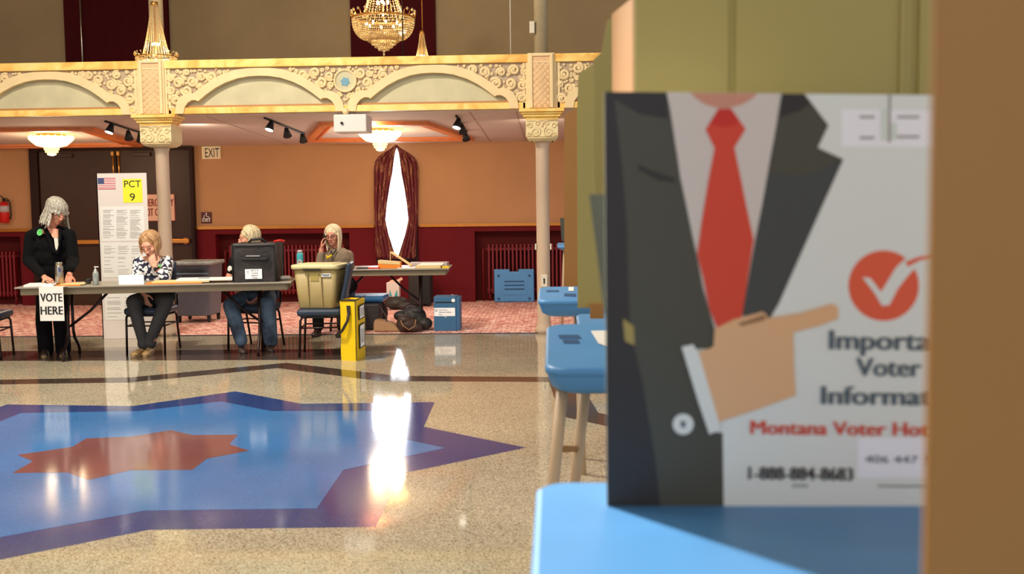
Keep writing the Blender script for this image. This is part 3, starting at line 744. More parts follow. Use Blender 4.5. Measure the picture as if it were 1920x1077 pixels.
m=MB().use('blackm'); m.bb(c.x-.03,c.x+.03,WY-.05,WY-.004,c.z-.12,c.z+.14); m.build('wall_bracket',None,t)
# notice board PCT 9
Yp=12.3; A=q(180,327,Yp); B=q(272.5,324,Yp); Lb=q(192.5,636,Yp); w_=B.x-A.x; x0=A.x; x1=B.x; zt_=1.945
t=thing('notice_board','tall white folding notice board marked PCT 9 with a flag, before the door','notice board',((x0+x1)/2,Yp,.0))
m=MB().use('offw'); m.prism([(x0,Yp,0.002),(x1,Yp,0.002),(x1,Yp,zt_),(x0,Yp,zt_)],(0,.012,0))
m.prism([(x1,Yp,0.002),(x1-.1,Yp+.18,0.002),(x1-.1,Yp+.18,zt_),(x1,Yp,zt_)],(.012,0,0)); m.prism([(x0,Yp,0.002),(x0+.1,Yp+.18,0.002),(x0+.1,Yp+.18,zt_),(x0,Yp,zt_)],(.012,0,0)); m.build('board_panel',None,t)
yy=Yp-.003
def rect(m,mt,px0,py0,px1,py1,Y=yy,th=.002):
    a=q(px0,py0,Y); b=q(px1,py1,Y); m.use(mt); m.bb(a.x,b.x,Y,Y+th,b.z,a.z); return m
m=MB(); rect(m,'yel_p',229.5,336,267.5,380); ys=m.build('precinct_sheet',None,t)
m=MB(); sign_txt(m,[('PCT',248.5,351,12.5,32),('9',248.5,376.5,14,10)],yy-.001,'ink',.012); m.build('lettering',None,ys)
m=MB(); a=q(183,334,yy); b=q(217,355,yy); hh=(a.z-b.z)/13
for i in range(13): m.use('flagred' if i%2==0 else 'white'); m.bb(a.x,b.x,yy,yy+.002,a.z-hh*(i+1),a.z-hh*i)
m.use('flagblue'); m.bb(a.x,a.x+(b.x-a.x)*.36,yy-.001,yy+.001,a.z-hh*7,a.z); m.build('paper_flag',None,t)
for (r0,r1) in (((190,392,270,445)),) if False else ((190,0),): pass
for (px0,py0,px1,py1) in ((188,388,272,452),(190,456,276,520),(196,552,270,600)):
    m=MB(); rect(m,'white',px0,py0,px1,py1,yy,.002); sh=m.build('printed_sheet',None,t)
    m=MB(); rr=random.Random(int(px0)); 
    cols=3 if py0<540 else 2; wcol=(px1-px0-8)/cols
    for c_ in range(cols):
        y_=py0+6
        while y_<py1-5:
            L_=wcol*rr.uniform(.45,.86)
            rect(m,'pgrey',px0+5+c_*wcol,y_,px0+5+c_*wcol+L_,y_+.9,yy-.001,.001); y_+=rr.choice((2.2,2.2,3.6)) if py0<450 else rr.choice((2.6,4,7))
    m.build('print_lines',None,sh)
# ================================================================ FURNITURE
TH=.765
def folding_table(A,B,depth,lab,insets=(.42,.36)):
    A=Vector(A); B=Vector(B); ux=(B-A); L=ux.length; ux.normalize(); uy=Vector((-ux.y,ux.x,0)); 
    t=thing('folding_table',lab,'table',(A.x+ux.x*L/2,A.y,0),'folding tables')
    def P(x,y,z): return Vector((A.x,A.y,0))+ux*x+uy*y+Z*z
    Rm=Matrix((ux,uy,Z)).transposed()
    m=MB().use('tabtop'); m.box(P(L/2,depth/2,TH-.008),(L,depth,.016),Rm,.004); m.build('tabletop',None,t)
    m=MB().use('apron'); e=.05
    for c_,d_ in ((P(L/2,e,TH-.05),(L-2*e,.02,.068)),(P(L/2,depth-e,TH-.05),(L-2*e,.02,.068)),(P(e,depth/2,TH-.05),(.02,depth-2*e,.068)),(P(L-e,depth/2,TH-.05),(.02,depth-2*e,.068))): m.box(c_,d_,Rm,.004)
    m.build('apron',None,t)
    for k,xi in enumerate((insets[0],L-insets[1])):
        m=MB().use('legbr')
        for s_ in(-1,1):
            c_=depth/2
            m.tube([P(xi,c_+s_*.09,TH-.03),P(xi,c_+s_*.09,.28),P(xi,c_+s_*.13,.2),P(xi,c_+s_*.26,.1),P(xi,c_+s_*.29,.05),P(xi,c_+s_*.29,.0)],.016,8)
        m.tube([P(xi,depth/2-.09,.33),P(xi,depth/2+.09,.33)],.012); m.tube([P(xi,.08,TH-.06),P(xi,depth-.08,TH-.06)],.014)
        sgn=1 if k==0 else -1
        m.tube([P(xi,depth/2,.33),P(xi+sgn*.2,depth/2,.48),P(xi+sgn*.42,depth/2,TH-.06)],.014)
        m.build('leg_frame',None,t)
    return t,P,ux,uy,Rm
TA=F(26,539.5,TH); TB=F(546,529,TH)
tb,TP,tux,tuy,TR=folding_table(TA,TB,.72,'long folding table in front with the VOTE HERE sheet hanging from it')
T2A=F(560,507,TH); T2B=F(842,503.5,TH)
tb2,TP2,_,_,TR2=folding_table(T2A,T2B,.8,'rear folding table holding an orange box and manila folders, before the window',insets=(.35,.38))
def onT(px,P=TP,dy=.3):  # table-top x coordinate under image column px at depth dy
    lo,hi=-.2,3
    for _ in range(30):
        mid=(lo+hi)/2; p=P(mid,dy,TH)-CAM; xx=CXP+FPX*p.dot(RT)/p.dot(FW)
        if xx<px: lo=mid
        else: hi=mid
    return lo
def tp(px,dy,z=TH,P=TP): return P(onT(px,P,dy),dy,z)
# VOTE HERE sheet
yS=TA.y-.012
a=q(72.5,537,yS); b=q(121,602,yS)
m=MB().use('white'); m.prism([(a.x,yS,b.z),(b.x,yS,b.z),(b.x,yS,TH+.002),(a.x,yS,TH+.002)],(0,.003,0)); m.bb(a.x,b.x,yS,yS+.1,TH+.001,TH+.003)
t=m.build('vote_here_sheet'); tag(t,'white VOTE HERE sheet hanging over the front edge of the table','paper sign')
m=MB(); sign_txt(m,[('VOTE',96.5,565.5,15.5,42),('HERE',97.5,590,15.5,43)],yS-.001,'ink',.05); m.build('lettering',None,t)
# things on the front table
def slab(name,corners,th,z,mt,lab,cat,grp=None,par=None):
    m=MB().use(mt); m.prism([Vector((p[0],p[1],z)) for p in corners],(0,0,th)); o=m.build(name,None,par)
    if par is None: tag(o,lab,cat,grp)
    return o
def tq(px0,px1,d0,d1,sk=0): return [tp(px0,d0),tp(px1,d0),tp(px1+sk,d1),tp(px0+sk,d1)]
slab('paper_stack',tq(44,100,.03,.36,12),.018,TH+.001,'white','loose white papers at the left end of the front table','papers')
slab('paper_sheet',tq(104,150,.06,.34,6),.006,TH+.001,'orange','orange sheet under the steel bottle on the front table','paper')
slab('yellow_envelope',tq(112,158,.12,.36,6),.006,TH+.008,'manila','yellow envelope lying on the orange sheet beside the steel bottle','envelope')
# glasses
t=thing('eyeglasses','dark folded eyeglasses lying on the white papers by the steel bottle','glasses',tp(94,.2)+Z*.02)
for k in(-1,1):
    c_=tp(94+k*5,.2,TH+.036); m=MB().use('blackm'); m.tube([c_+Vector((.022*math.cos(i*PI/8),0,.014*math.sin(i*PI/8))) for i in range(16)],.0025,5,True); m.build('rim',None,t)
# thermos
c_=tp(112,.24,TH+.009+.005); t=thing('steel_bottle','brushed steel insulated bottle with blue sticker held by the standing woman','bottle',c_)
m=MB().use('steel'); m.lathe([(.036,0),(.040,.006),(.040,.16),(.036,.175),(.036,.18)],c_,24); m.build('bottle_body',None,t)
m=MB().use('steel'); m.lathe([(.033,.18),(.034,.215),(.030,.22)],c_,24); m.build('bottle_cap',None,t)
m=MB().use('flagblue'); m.bb(c_.x+.012,c_.x+.034,c_.y-.041,c_.y-.03,c_.z+.12,c_.z+.165); m.build('round_sticker',None,t)
c_=tp(180,.14,TH+.001); t=thing('sanitizer_bottle','clear pump bottle of hand sanitizer on the front table','bottle',c_)
m=MB().use('liner'); m.lathe([(.028,0),(.03,.005),(.03,.11),(.022,.135),(.012,.14)],c_,20); m.build('bottle_body',None,t)
m=MB().use('white'); m.lathe([(.013,.14),(.013,.155),(.005,.157),(.005,.175),(.012,.176),(.012,.186)],c_,14); m.box(c_+Vector((.015,0,.182)),(.035,.012,.009)); m.build('pump_head',None,t)
c_=tp(165,.32,TH+.001); m=MB().use('blackm'); m.ell(c_+Z*.028,(.032,.02,.028)); m.ell(c_+Vector((.02,0,.04)),(.018,.018,.02)); m.cyl(c_,c_+Z*.02,.03); tag(m.build('tape_dispenser'),'small black desk gadget left of the sanitizer bottle','desk gadget')
# tent card
a,b=tp(223,.1),tp(270,.1); a2,b2=tp(223,.2),tp(270,.2)
m=MB().use('white'); tpz=TH+.095; am,bm_=(a+a2)/2,(b+b2)/2
for u,v in((a,b),(a2,b2)): m.prism([Vector((u.x,u.y,TH+.001)),Vector((v.x,v.y,TH+.001)),Vector((bm_.x,bm_.y,tpz)),Vector((am.x,am.y,tpz))],(0,.002,0))
tag(m.build('tent_card'),'blank white folded card standing before the woman in the floral blouse','card')
slab('manila_folder',tq(272,378,.05,.32,8),.008,TH+.001,'orange','orange edged folder under papers in front of the floral blouse woman','folder')
slab('manila_folder',tq(284,392,.08,.36,8),.012,TH+.010,'manila','manila folder lying on the orange folder on the front table','folder')
slab('paper_stack',tq(330,436,.1,.4,8),.016,TH+.024,'white','white paper stack left of the black ballot bag','papers')
m=MB().use('ink'); c_=tp(372,.2,TH+.042); m.tube([c_,c_+Vector((.1,.05,.0))],.004); tag(m.build('pen'),'dark pen lying on the white paper stack','pen')
# black ballot bag
t=thing('ballot_bag','large black nylon ballot bag with a white label on the front table','bag',tp(490,.3))
a_,b_=tp(437,.07),tp(519,.07); ux_=(b_-a_).normalized(); dx=(b_-a_).length; H_=q(437,458,a_.y).z-TH
uy_=Vector((-ux_.y,ux_.x,0)); uy_=(uy_+ux_*.05).normalized()
def BP(u,v,z): return a_+ux_*u+uy_*v+Z*z
m=MB().use('blackb'); nx,nz=14,9
def bagface(f):
    g=[[m.v(f(i/nx,j/nz)) for i in range(nx+1)] for j in range(nz+1)]
    for j in range(nz):
        for i in range(nx): m._f([g[j][i],g[j][i+1],g[j+1][i+1],g[j+1][i]],True)
def wv(p,k=.013): return p+Vector((noise.noise(p*7)*k,noise.noise(p*9+Vector((5,5,5)))*k,noise.noise(p*7)*k*.4 if p.z>TH+.02 else 0))
dp=.5
bagface(lambda u,v: wv(BP(u*dx,0,.003+v*H_))); bagface(lambda u,v: wv(BP(u*dx,dp,.003+v*H_)))
bagface(lambda u,v: wv(BP(0,u*dp,.003+v*H_))); bagface(lambda u,v: wv(BP(dx,u*dp,.003+v*H_)))
bagface(lambda u,v: wv(BP(u*dx,v*dp,.003+H_))); bagface(lambda u,v: BP(u*dx,v*dp,.003))
bmesh.ops.remove_doubles(m.bm,verts=m.bm.verts[:],dist=.0004)
m.build('bag_body',None,t)
m=MB().use('blackm'); m.tube([BP(.02,-.006,H_-.02),BP(dx-.02,-.006,H_-.02)],.006); m.tube([BP(.0,-.004,.01),BP(0,-.004,H_)],.006); m.tube([BP(dx,-.004,.01),BP(dx,-.004,H_)],.006); m.tube([BP(dx+.004,dp,.01),BP(dx+.004,dp,H_)],.006); m.build('piping',None,t)
m=MB().use('blackm'); m.bb(0,0,0,0,0,0) if False else None
m.box(BP(dx*.5,-.008,H_*.66),(dx*.7,.014,.05),None,.006); m.box(BP(dx*.5,-.016,H_*.6),(dx*.62,.02,.03),None,.008); m.build('front_handle',None,t)
m=MB().use('silver'); m.box(BP(dx*.48,-.022,H_*.685),(dx*.33,.006,.008)); m.build('reflective_strip',None,t)
m=MB().use('blackm'); m.tube([BP(dx*.3,.2,H_),BP(dx*.36,.2,H_+.035),BP(dx*.6,.2,H_+.045),BP(dx*.72,.2,H_)],.013); m.build('top_strap',None,t)
m=MB().use('red'); m.tube([BP(dx*.85,.3,H_+.008),BP(dx*1.0,.3,H_+.022),BP(dx*1.1,.32,H_+.01)],.012); m.build('red_tag_strap',None,t)
la=BP(dx*.285,-.012,.035); m=MB().use('label'); m.prism([la,la+ux_*(dx*.385),la+ux_*(dx*.385)+Z*.1,la+Z*.1],(0,.003,0)); lb_=m.build('white_label',None,t)
m=MB().use('inkg'); o_=la+ux_*(dx*.22)-Vector((0,.002,0))
for i,(tx,h,w_) in enumerate((('PCT 9',.014,.07),('Voted',.011,.06),('Ballots',.011,.068),('Only',.011,.05))): m.text(tx,o_+Z*(.078-.023*i),ux_,Z,h,w_,.02)
m.tube([la+ux_*.03-Vector((0,.002,0))+Vector((.012*math.cos(i*.7),0,.07+.012*math.sin(i*.7))) for i in range(9)],.0015,4)
m.build('lettering',None,lb_)
# crumpled paper right of bag
m=MB().use('white'); c_=tp(535,.3,TH+.02); m.ell(c_,(.07,.06,.02),sub=2)
for v in m.bm.verts: v.co+=Vector((noise.noise(v.co*30),noise.noise(v.co*31+X),max(-.3,noise.noise(v.co*29)+.3)))*.018
tag(m.build('crumpled_paper'),'crumpled white paper at the right end of the front table','paper')
# water bottle on rear table
c_=TP2(onT(563,TP2,.2),.2,TH+.001); t=thing('teal_water_bottle','teal and white water bottle standing behind the khaki tub','bottle',c_)
m=MB().use('teal'); m.lathe([(.037,0),(.04,.01),(.04,.18),(.032,.2)],c_,20); m.build('bottle_body',None,t)
m=MB().use('silver'); m.lathe([(.03,.2),(.032,.225),(.02,.235)],c_,16); m.build('bottle_cap',None,t)
m=MB().use('white'); m.cyl(c_+Vector((.004,-.037,.09)),c_+Vector((.004,-.042,.09)),.03); lb_=m.build('round_logo',None,t)
m=MB().use('ink'); m.tube([c_+Vector((.004+.024*math.cos(i*PI/8),-.043,.09+.024*math.sin(i*PI/8))) for i in range(16)],.002,4,True); m.bb(c_.x-.008,c_.x+.016,c_.y-.044,c_.y-.042,c_.z+.084,c_.z+.1); m.build('logo_mark',None,lb_)
# rear table contents
def t2(px,dy,z=TH+.001): return TP2(onT(px,TP2,dy),dy,z)
def tq2(px0,px1,d0,d1,sk=0): return [t2(px0,d0),t2(px1,d0),t2(px1+sk,d1),t2(px0+sk,d1)]
a,b=t2(709,.12),t2(750,.12); m=MB().use('orange'); m.prism([a,b,b+Z*.075,a+Z*.1],(0,.16,0)); t=m.build('orange_card_box'); tag(t,'bright orange card box standing open on the rear table','box')
m=MB().use('manila'); m.prism([a+Vector((.0,-.004,.06)),b+Vector((0,-.004,.045)),b+Vector((0,-.004,.078)),a+Vector((0,-.004,.104))],(0,.003,0)); m.build('pale_band',None,t)
m=MB().use('manila'); a=t2(732,.4,TH+.18); b=t2(770,.2,TH+.02); m.prism([a,b,b+Z*.012,a+Z*.012],(.01,.12,0)); m.bb(a.x-.004,a.x+.004,a.y,a.y+.02,TH+.002,TH+.19); tag(m.build('tilted_file'),'manila file leaning at an angle behind the orange box','folder')
slab('manila_folder',tq2(780,826,.06,.4,4),.03,TH+.001,'manila','thick manila folder pile at the right end of the rear table','folder')
slab('paper_stack',tq2(786,830,.12,.42,4),.012,TH+.033,'white','white papers on top of the manila pile on the rear table','papers')
slab('grey_tray',tq2(768,838,.46,.7,4),.045,TH+.001,'silver','grey document tray behind the manila pile','tray')
slab('scattered_papers',tq2(745,778,.06,.3,4),.008,TH+.001,'white','white scattered papers right of the orange box on the rear table','papers')
slab('red_folder',tq2(690,712,.1,.3,4),.016,TH+.001,'red','small red item left of the orange box on the rear table','folder')
slab('black_phone',tq2(668,690,.1,.25,4),.014,TH+.001,'blackm','flat black item at the left of the rear table beside the chair back','phone')
slab('gold_ribbon',tq2(829,842,.04,.16,0),.02,TH+.001,'yellow','small yellow ribbon heap at the corner of the rear table','ribbon')
# ---------------- banquet chairs
def banquet_chair(loc,rz,lab,flat=False):
    t=thing('banquet_chair',lab,'chair',loc,'navy banquet chairs',rz)
    sh=.455
    m=LB().use('navyv'); m.box((0,0,sh),(.44,.45,.075),None,.028); m.build('seat',None,t)
    m=LB().use('blackm'); m.box((0,.01,sh-.047),(.40,.40,.02),None,.004); m.build('seat_pan',None,t)
    # backrest at +y, leaning back
    R_=Matrix.Rotation(-.2,3,'X')
    m=LB().use('navyv'); m.box((0,.27,.74),(.375,.05,.44),R_,.022); m.build('backrest',None,t)
    for s_ in(-1,1):
        m=LB().use('legbr'); m.tube([(s_*.2,-.21,0),(s_*.2,-.19,.38),(s_*.2,-.16,.415),(s_*.2,-.1,.42)],.0125); m.build('leg',None,t)
        m=LB().use('legbr'); m.tube([(s_*.2,.3,0),(s_*.2,.2,.38),(s_*.2,.16,.415),(s_*.2,.05,.42)],.0125); m.build('leg',None,t)
        m=LB().use('legbr'); m.tube([(s_*.2,-.2,.3),(s_*.2,.22,.3)],.008); m.build('stretcher',None,t)
    m=LB().use('legbr'); m.tube([(-.2,-.19,.3),(.2,-.19,.3)],.008); m.tube([(-.2,.2,.3),(.2,.2,.3)],.008); m.build('stretcher',None,t)
    m=LB().use('legbr')
    for s_ in(-1,1): m.tube([(s_*.2,.1,.42),(s_*.2,.2,.43),(s_*.2,.245,.5),(s_*.2,.26,.6)],.0125)
    m.build('back_bracket',None,t)
    return t
def mid(*p): return sum(p,Vector())/len(p)
ch2=mid(F(227,667),F(316,665),F(250,658),F(337,656)); ch2.y+=.06
banquet_chair(ch2,math.radians(2),'navy banquet chair carrying the woman in the floral blouse')
c3=mid(F(418,668),F(520,650)); c3=F(468,658); banquet_chair((c3.x,c3.y+.2,0),math.radians(-12),'navy banquet chair carrying the jeans-wearing woman behind the black bag')
CT=mid(F(540,675),F(560,663),F(636,672),F(655,650)); CT=Vector((-2.43,10.88,0))
CTO=banquet_chair(CT,math.radians(-84),'navy banquet chair with the khaki tub standing on its seat')
banquet_chair((F(12,668).x-.12,F(12,676).y+.14,0),math.radians(100),'navy banquet chair cut by the left edge of the view')
# tub
t=thing('storage_tub','khaki plastic storage tub with pale lid standing on a navy chair','tub',(CT.x-.02,CT.y,.495))
Rz=Matrix.Rotation(math.radians(-6),4,'Z'); Tm=Matrix.Translation((CT.x+.0,CT.y-.01,.495))@Rz@Matrix.Diagonal((.95,.95,.99,1))
def ringrect(m,hx,hy,z,r=.05,n=5):
    pts=[]
    for cx_,cy_,a0 in((hx-r,hy-r,0),(-hx+r,hy-r,PI/2),(-hx+r,-hy+r,PI),(hx-r,-hy+r,1.5*PI)):
        for k in range(n): a=a0+PI/2*k/(n-1); pts.append(m.v((cx_+r*math.cos(a),cy_+r*math.sin(a),z)))
    return pts
def loft(m,secs,r=.05):
    R_=[ringrect(m,hx,hy,z,r) for hx,hy,z in secs]
    for a,b in zip(R_,R_[1:]):
        for i in range(len(a)): j=(i+1)%len(a); m._f([a[i],a[j],b[j],b[i]],True)
    m._f(R_[0][::-1]); m._f(R_[-1])
m=MB().use('tub'); m.T=Tm; loft(m,[(.195,.16,0),(.2,.165,.01),(.24,.20,.42)],.045); m.box((-.075,-.19,.2),(.012,.012,.34),Matrix.Rotation(.09,3,'X'),.004); m.box((.075,-.19,.2),(.012,.012,.34),Matrix.Rotation(.09,3,'X'),.004); m.build('tub_body',None,t)
m=MB().use('tan_cool_shade'); m.T=Tm; m.box((-.0,-.189,.325),(.1,.016,.09),Matrix.Rotation(.09,3,'X'),.006); m.build('grip_recess',None,t)
m=MB().use('tublid'); m.T=Tm; loft(m,[(.255,.215,.405),(.262,.222,.41),(.262,.222,.445),(.25,.21,.452)],.05); loft(m,[(.2,.16,.45),(.19,.15,.46)],.03); m.build('tub_lid',None,t)
m=MB().use('ink'); m.T=Tm; m.box((-.02,-.2225,.405),(.2,.012,.014)); m.build('lid_slot',None,t)
m=MB().use('label'); m.T=Tm; m.box((.13,-.199,.345),(.1,.008,.034),Matrix.Rotation(.05,3,'X')); lb_=m.build('white_label',None,t)
m=MB().use('inkg'); m.T=Tm; m.box((.13,-.206,.352),(.085,.003,.007)); m.box((.13,-.205,.34),(.07,.003,.005)); m.build('label_print',None,lb_)
# yellow bag
a=F(640,676); b=F(668,677.5); c=F(686,669); ux_=(b-a); wx_=ux_.length; ux_.normalize(); uy_=(c-b); wy_=uy_.length; uy_.normalize()
hz=.60
t=thing('yellow_bag','upright yellow vinyl supply bag with black handle beside the tub chair','bag',mid(a,c))
def YB(u,v,z): return a+ux_*u+uy_*v+Z*z
m=MB().use('yellow'); nx,nz=6,12
for f in (lambda u,v: YB(u*wx_,0,v*hz),lambda u,v: YB(wx_,u*wy_,v*hz),lambda u,v: YB(u*wx_,wy_,v*hz),lambda u,v: YB(0,u*wy_,v*hz),lambda u,v: YB(u*wx_,v*wy_,0)):
    g=[[m.v(wv(f(i/nx,j/nz),.008)) for i in range(nx+1)] for j in range(nz+1)]
    for j in range(nz):
        for i in range(nx): m._f([g[j][i],g[j][i+1],g[j+1][i+1],g[j+1][i]],True)
m.build('bag_body',None,t)
m=MB().use('blackm')
m.prism([YB(.01,.01,hz-.03),YB(wx_-.01,.01,hz-.03),YB(wx_-.01,wy_*.7,hz-.02),YB(.01,wy_*.7,hz-.02)],(0,0,.012)); m.tube([YB(0,-.004,hz),YB(wx_,-.004,hz-.0),YB(wx_+.004,wy_,hz+.02)],.006); m.tube([YB(wx_+.003,-.003,0.01),YB(wx_+.003,-.003,hz)],.004)
m.build('black_trim',None,t)
m=MB().use('blackb'); m.prism([YB(wx_*.45,-.006,hz-.05),YB(wx_*.7,-.006,hz-.05),YB(wx_*.7,-.012,hz-.14),YB(wx_*.5,-.012,hz-.14)],(0,-.008,0)); m.tube([YB(wx_*.6,-.016,hz-.12),YB(wx_*.55,-.035,hz-.2),YB(wx_*.2,-.05,hz-.3),YB(-.03,-.03,hz-.35)],.014); m.build('carry_handle',None,t)
for z0_,z1_,n_ in((hz*.68,hz*.9,0),(hz*.2,hz*.58,1)):
    m=MB().use('blackm'); e_=Vector((ux_*.007)); m.prism([YB(wx_+.006,wy_*.3,z0_-.012),YB(wx_+.006,wy_*.88,z0_-.0),YB(wx_+.006,wy_*.88,z1_+.012),YB(wx_+.006,wy_*.3,z1_+.0)],ux_*.004); pk=m.build('clear_pocket',None,t)
    m=MB().use('label'); m.prism([YB(wx_+.011,wy_*.38,z0_),YB(wx_+.011,wy_*.8,z0_+.012),YB(wx_+.011,wy_*.8,z1_),YB(wx_+.011,wy_*.38,z1_-.01)],ux_*.002); m.build('paper_insert',None,pk)
    m=MB().use('inkg')
    for k in range(3): m.box(YB(wx_+.014,wy_*(.48+.12*k),(z0_+z1_)/2),(.002,.012,(z1_-z0_)*.6))
    m.build('print_lines',None,pk)
# grey wheeled bin
c_=Vector((-4.87,14.15,0)); zt_=q(360,491,13.85).z
t=thing('wheeled_bin','large grey wheeled bin with clear liner behind the floral blouse woman','bin',c_)
w_=(q(397,495,13.9).x-q(320,495,13.9).x)/2; c_.x=(q(397,495,13.9).x+q(320,495,13.9).x)/2
m=MB().use('grey'); m.T=Matrix.Translation(c_); loft(m,[(w_*.8,.25,.1),(w_*.82,.27,.12),(w_*.93,.30,zt_-.05),(w_,.32,zt_-.05),(w_,.32,zt_-.02)],.06); m.build('bin_body',None,t)
m=MB().use('liner'); m.T=Matrix.Translation(c_); loft(m,[(w_+.005,.325,zt_-.045),(w_+.01,.33,zt_-.02),(w_+.004,.325,zt_)],.06); m.build('bin_liner',None,t)
m=MB().use('blackm'); m.T=Matrix.Translation(c_); m.box((.03,-.3,zt_-.15),(.3,.02,.07),None,.006); m.build('handle_recess',None,t)
m=MB().use('grey'); m.T=Matrix.Translation(c_); m.box((0,-.3,zt_-.16),(w_*1.75,.03,.02),None,.004); m.box((0,-.31,zt_-.21),(.5,.012,.01)); m.build('bin_rib',None,t)
for sx in(-1,1):
    for sy in(-1,1):
        m=MB().use('blackm'); m.T=Matrix.Translation(c_); m.cyl((sx*w_*.72-.012,sy*.2,.046),(sx*w_*.72+.012,sy*.2,.046),.04); m.bb(sx*w_*.72-.02,sx*w_*.72+.02,sy*.2-.02,sy*.2+.02,.06,.11); m.build('caster',None,t)
# blue ballot drop box
a=F(814,621,.006); b=F(862,621,.006)
W_=b.x-a.x; H_=q(814,557,a.y).z
t=thing('ballot_drop_box','steel blue upright ballot drop box with white label on the carpet','box',((a.x+b.x)/2,a.y+.15,.006))
m=MB().use('dblue'); m.bb(a.x,b.x-.04,a.y,a.y+.3,.006,H_,.008); m.bb(b.x-.05,b.x,a.y+.01,a.y+.3,.006,H_-.01,.008); m.build('box_body',None,t)
m=MB().use('ink'); m.bb(a.x+.02,b.x-.06,a.y-.003,a.y+.004,H_-.075,H_-.06); m.build('ballot_slot',None,t)
m=MB().use('label'); m.cyl((b.x-.075,a.y-.004,H_-.045),(b.x-.075,a.y+.002,H_-.045),.022); m.build('round_seal',None,t)
m=MB().use('label'); m.bb(a.x+.005,b.x-.055,a.y-.004,a.y+.002,H_-.235,H_-.135); lb_=m.build('white_label',None,t)
m=MB().use('inkg'); o_=Vector((a.x+.062,a.y-.004,0))
for i,tx in enumerate(('Drop Voted','Absentee Ballots','Here')): m.text(tx,o_+Z*(H_-.165-.027*i),X,Z,.013,(.1,.155,.04)[i],.02,cx=False)
m.tube([(a.x+.03+.014*math.cos(k*.8),a.y-.005,H_-.165+.014*math.sin(k*.8)) for k in range(8)],.003,4,True); m.build('lettering',None,lb_)
m=MB().use('silver'); m.tube([(b.x-.11,a.y+.15,H_),(b.x-.1,a.y+.15,H_+.015),(b.x-.08,a.y+.15,H_)],.005); m.bb((a.x+b.x)/2-.03,(a.x+b.x)/2-.0,a.y-.003,a.y+.002,H_-.25,H_-.24); m.build('lock_hasp',None,t)
# folded booth case leaning on radiator
Yc=WY-.17; a=q(927,567,Yc); b=q(1001,505,Yc)
t=thing('booth_case','light blue moulded booth case leaning against the right radiator','case',((a.x+b.x)/2,Yc,.006))
m=MB().use('blue'); zt_=b.z; m.bb(a.x,b.x,Yc,Yc+.09,.008,zt_-.035,.02); m.bb(a.x,(a.x+b.x)/2-.07,Yc,Yc+.09,zt_-.05,zt_,.008); m.bb((a.x+b.x)/2+.07,b.x,Yc,Yc+.09,zt_-.05,zt_,.008)
m.bb(a.x+.13,b.x-.11,Yc-.006,Yc+.02,.12,zt_-.13,.004); cs=m.build('case_shell',None,t)
m=MB().use('blued')
for k in range(3): zz=.17+k*(zt_-.4)/2+.03; m.bb(a.x+.16,b.x-.15,Yc-.009,Yc+.0,zz,zz+.022)
m.build('case_rib',None,t)
m=MB().use('blued')
for x in(a.x+.07,b.x-.07):
    for z in(.06,zt_-.1): m.cyl((x,Yc-.004,z),(x,Yc+.01,z),.022)
m.build('leg_socket',None,t)
# clutter under rear table
def blobs(name,lab,cat,mt,parts,vox=.008,loc=None):
    m=MB().use(mt)
    for c_,r_ in parts: m.ell(c_,r_)
    o=m.build(name,None,voxel=vox,smooth=3)
    vs=[v.co for v in o.data.vertices]; c=Vector(((min(v.x for v in vs)+max(v.x for v in vs))/2,(min(v.y for v in vs)+max(v.y for v in vs))/2,min(v.z for v in vs)))
    o.data.transform(Matrix.Translation(-c)); o.location=c
    return tag(o,lab,cat)
Yb=12.85
a=q(690,617,Yb); b=q(709,572,Yb); m=MB().use('blackb'); m.bb(a.x-.12,b.x,Yb+.1,Yb+.34,.008,b.z,.02); bc=m.build('black_case'); tag(bc,'black boxy case on the carpet under the light blue tray','case')
m=MB().use('brownbag'); m.tube([(b.x+.0,Yb+.05,b.z-.02),(b.x+.04,Yb+.02,b.z-.05),(b.x+.1,Yb-.02,b.z-.15),(b.x+.11,Yb-.03,.06)],.008); m.build('case_strap',None,bc)
a=q(656,572,13.2); b=q(721,555,13.2); m=MB().use('blue'); m.T=Matrix.Translation(((a.x+b.x)/2,13.35,0)); w2=(b.x-a.x)/2; z0_=q(700,570,12.95).z
loft(m,[(w2-.03,.2,z0_+.0),(w2,.23,z0_+.03),(w2,.23,z0_+.06),(w2-.01,.22,z0_+.08)],.04); bt=m.build('booth_tray'); tag(bt,'light blue booth tray lying flat on dark cases left of the white carton','tray')
blobs('dark_bundle','dark bundle of bags beneath the flat blue tray','bag','blackb',[(((a.x+b.x)/2-.05,13.4,z0_/2),(.2,.18,z0_/2+.01)),(((a.x+b.x)/2+.1,13.45,z0_/2),(.12,.15,z0_/2))])
a=q(726,562,15.6); b=q(749,544,15.6); m=MB().use('offw'); m.bb(a.x,b.x,15.55,15.7,.19,.40,.005); t=m.build('white_carton'); tag(t,'small white carton with teal marks on a black bag near the wall','carton')
m=MB().use('teal'); m.prism([(a.x+.04,15.545,.2),(a.x+.08,15.545,.2),(a.x+.05,15.545,.3)],(0,.004,0)); m.prism([(b.x-.07,15.545,.2),(b.x-.02,15.545,.2),(b.x-.03,15.545,.3)],(0,.004,0)); m.build('teal_mark',None,t)
m=MB().use('pinksign'); m.box((b.x-.01,15.6,.43),(.12,.02,.04),Matrix.Rotation(-.5,3,'Y')); m.ell((a.x+.08,15.62,.405),(.05,.04,.03)); m.build('crumpled_contents',None,t)
c_=q(743,572,15.5); blobs('black_bag','low black bag on the carpet under the white carton','bag','blackb',[((c_.x,15.55,.1),(.19,.16,.1)),((c_.x+.12,15.5,.06),(.12,.12,.06))])
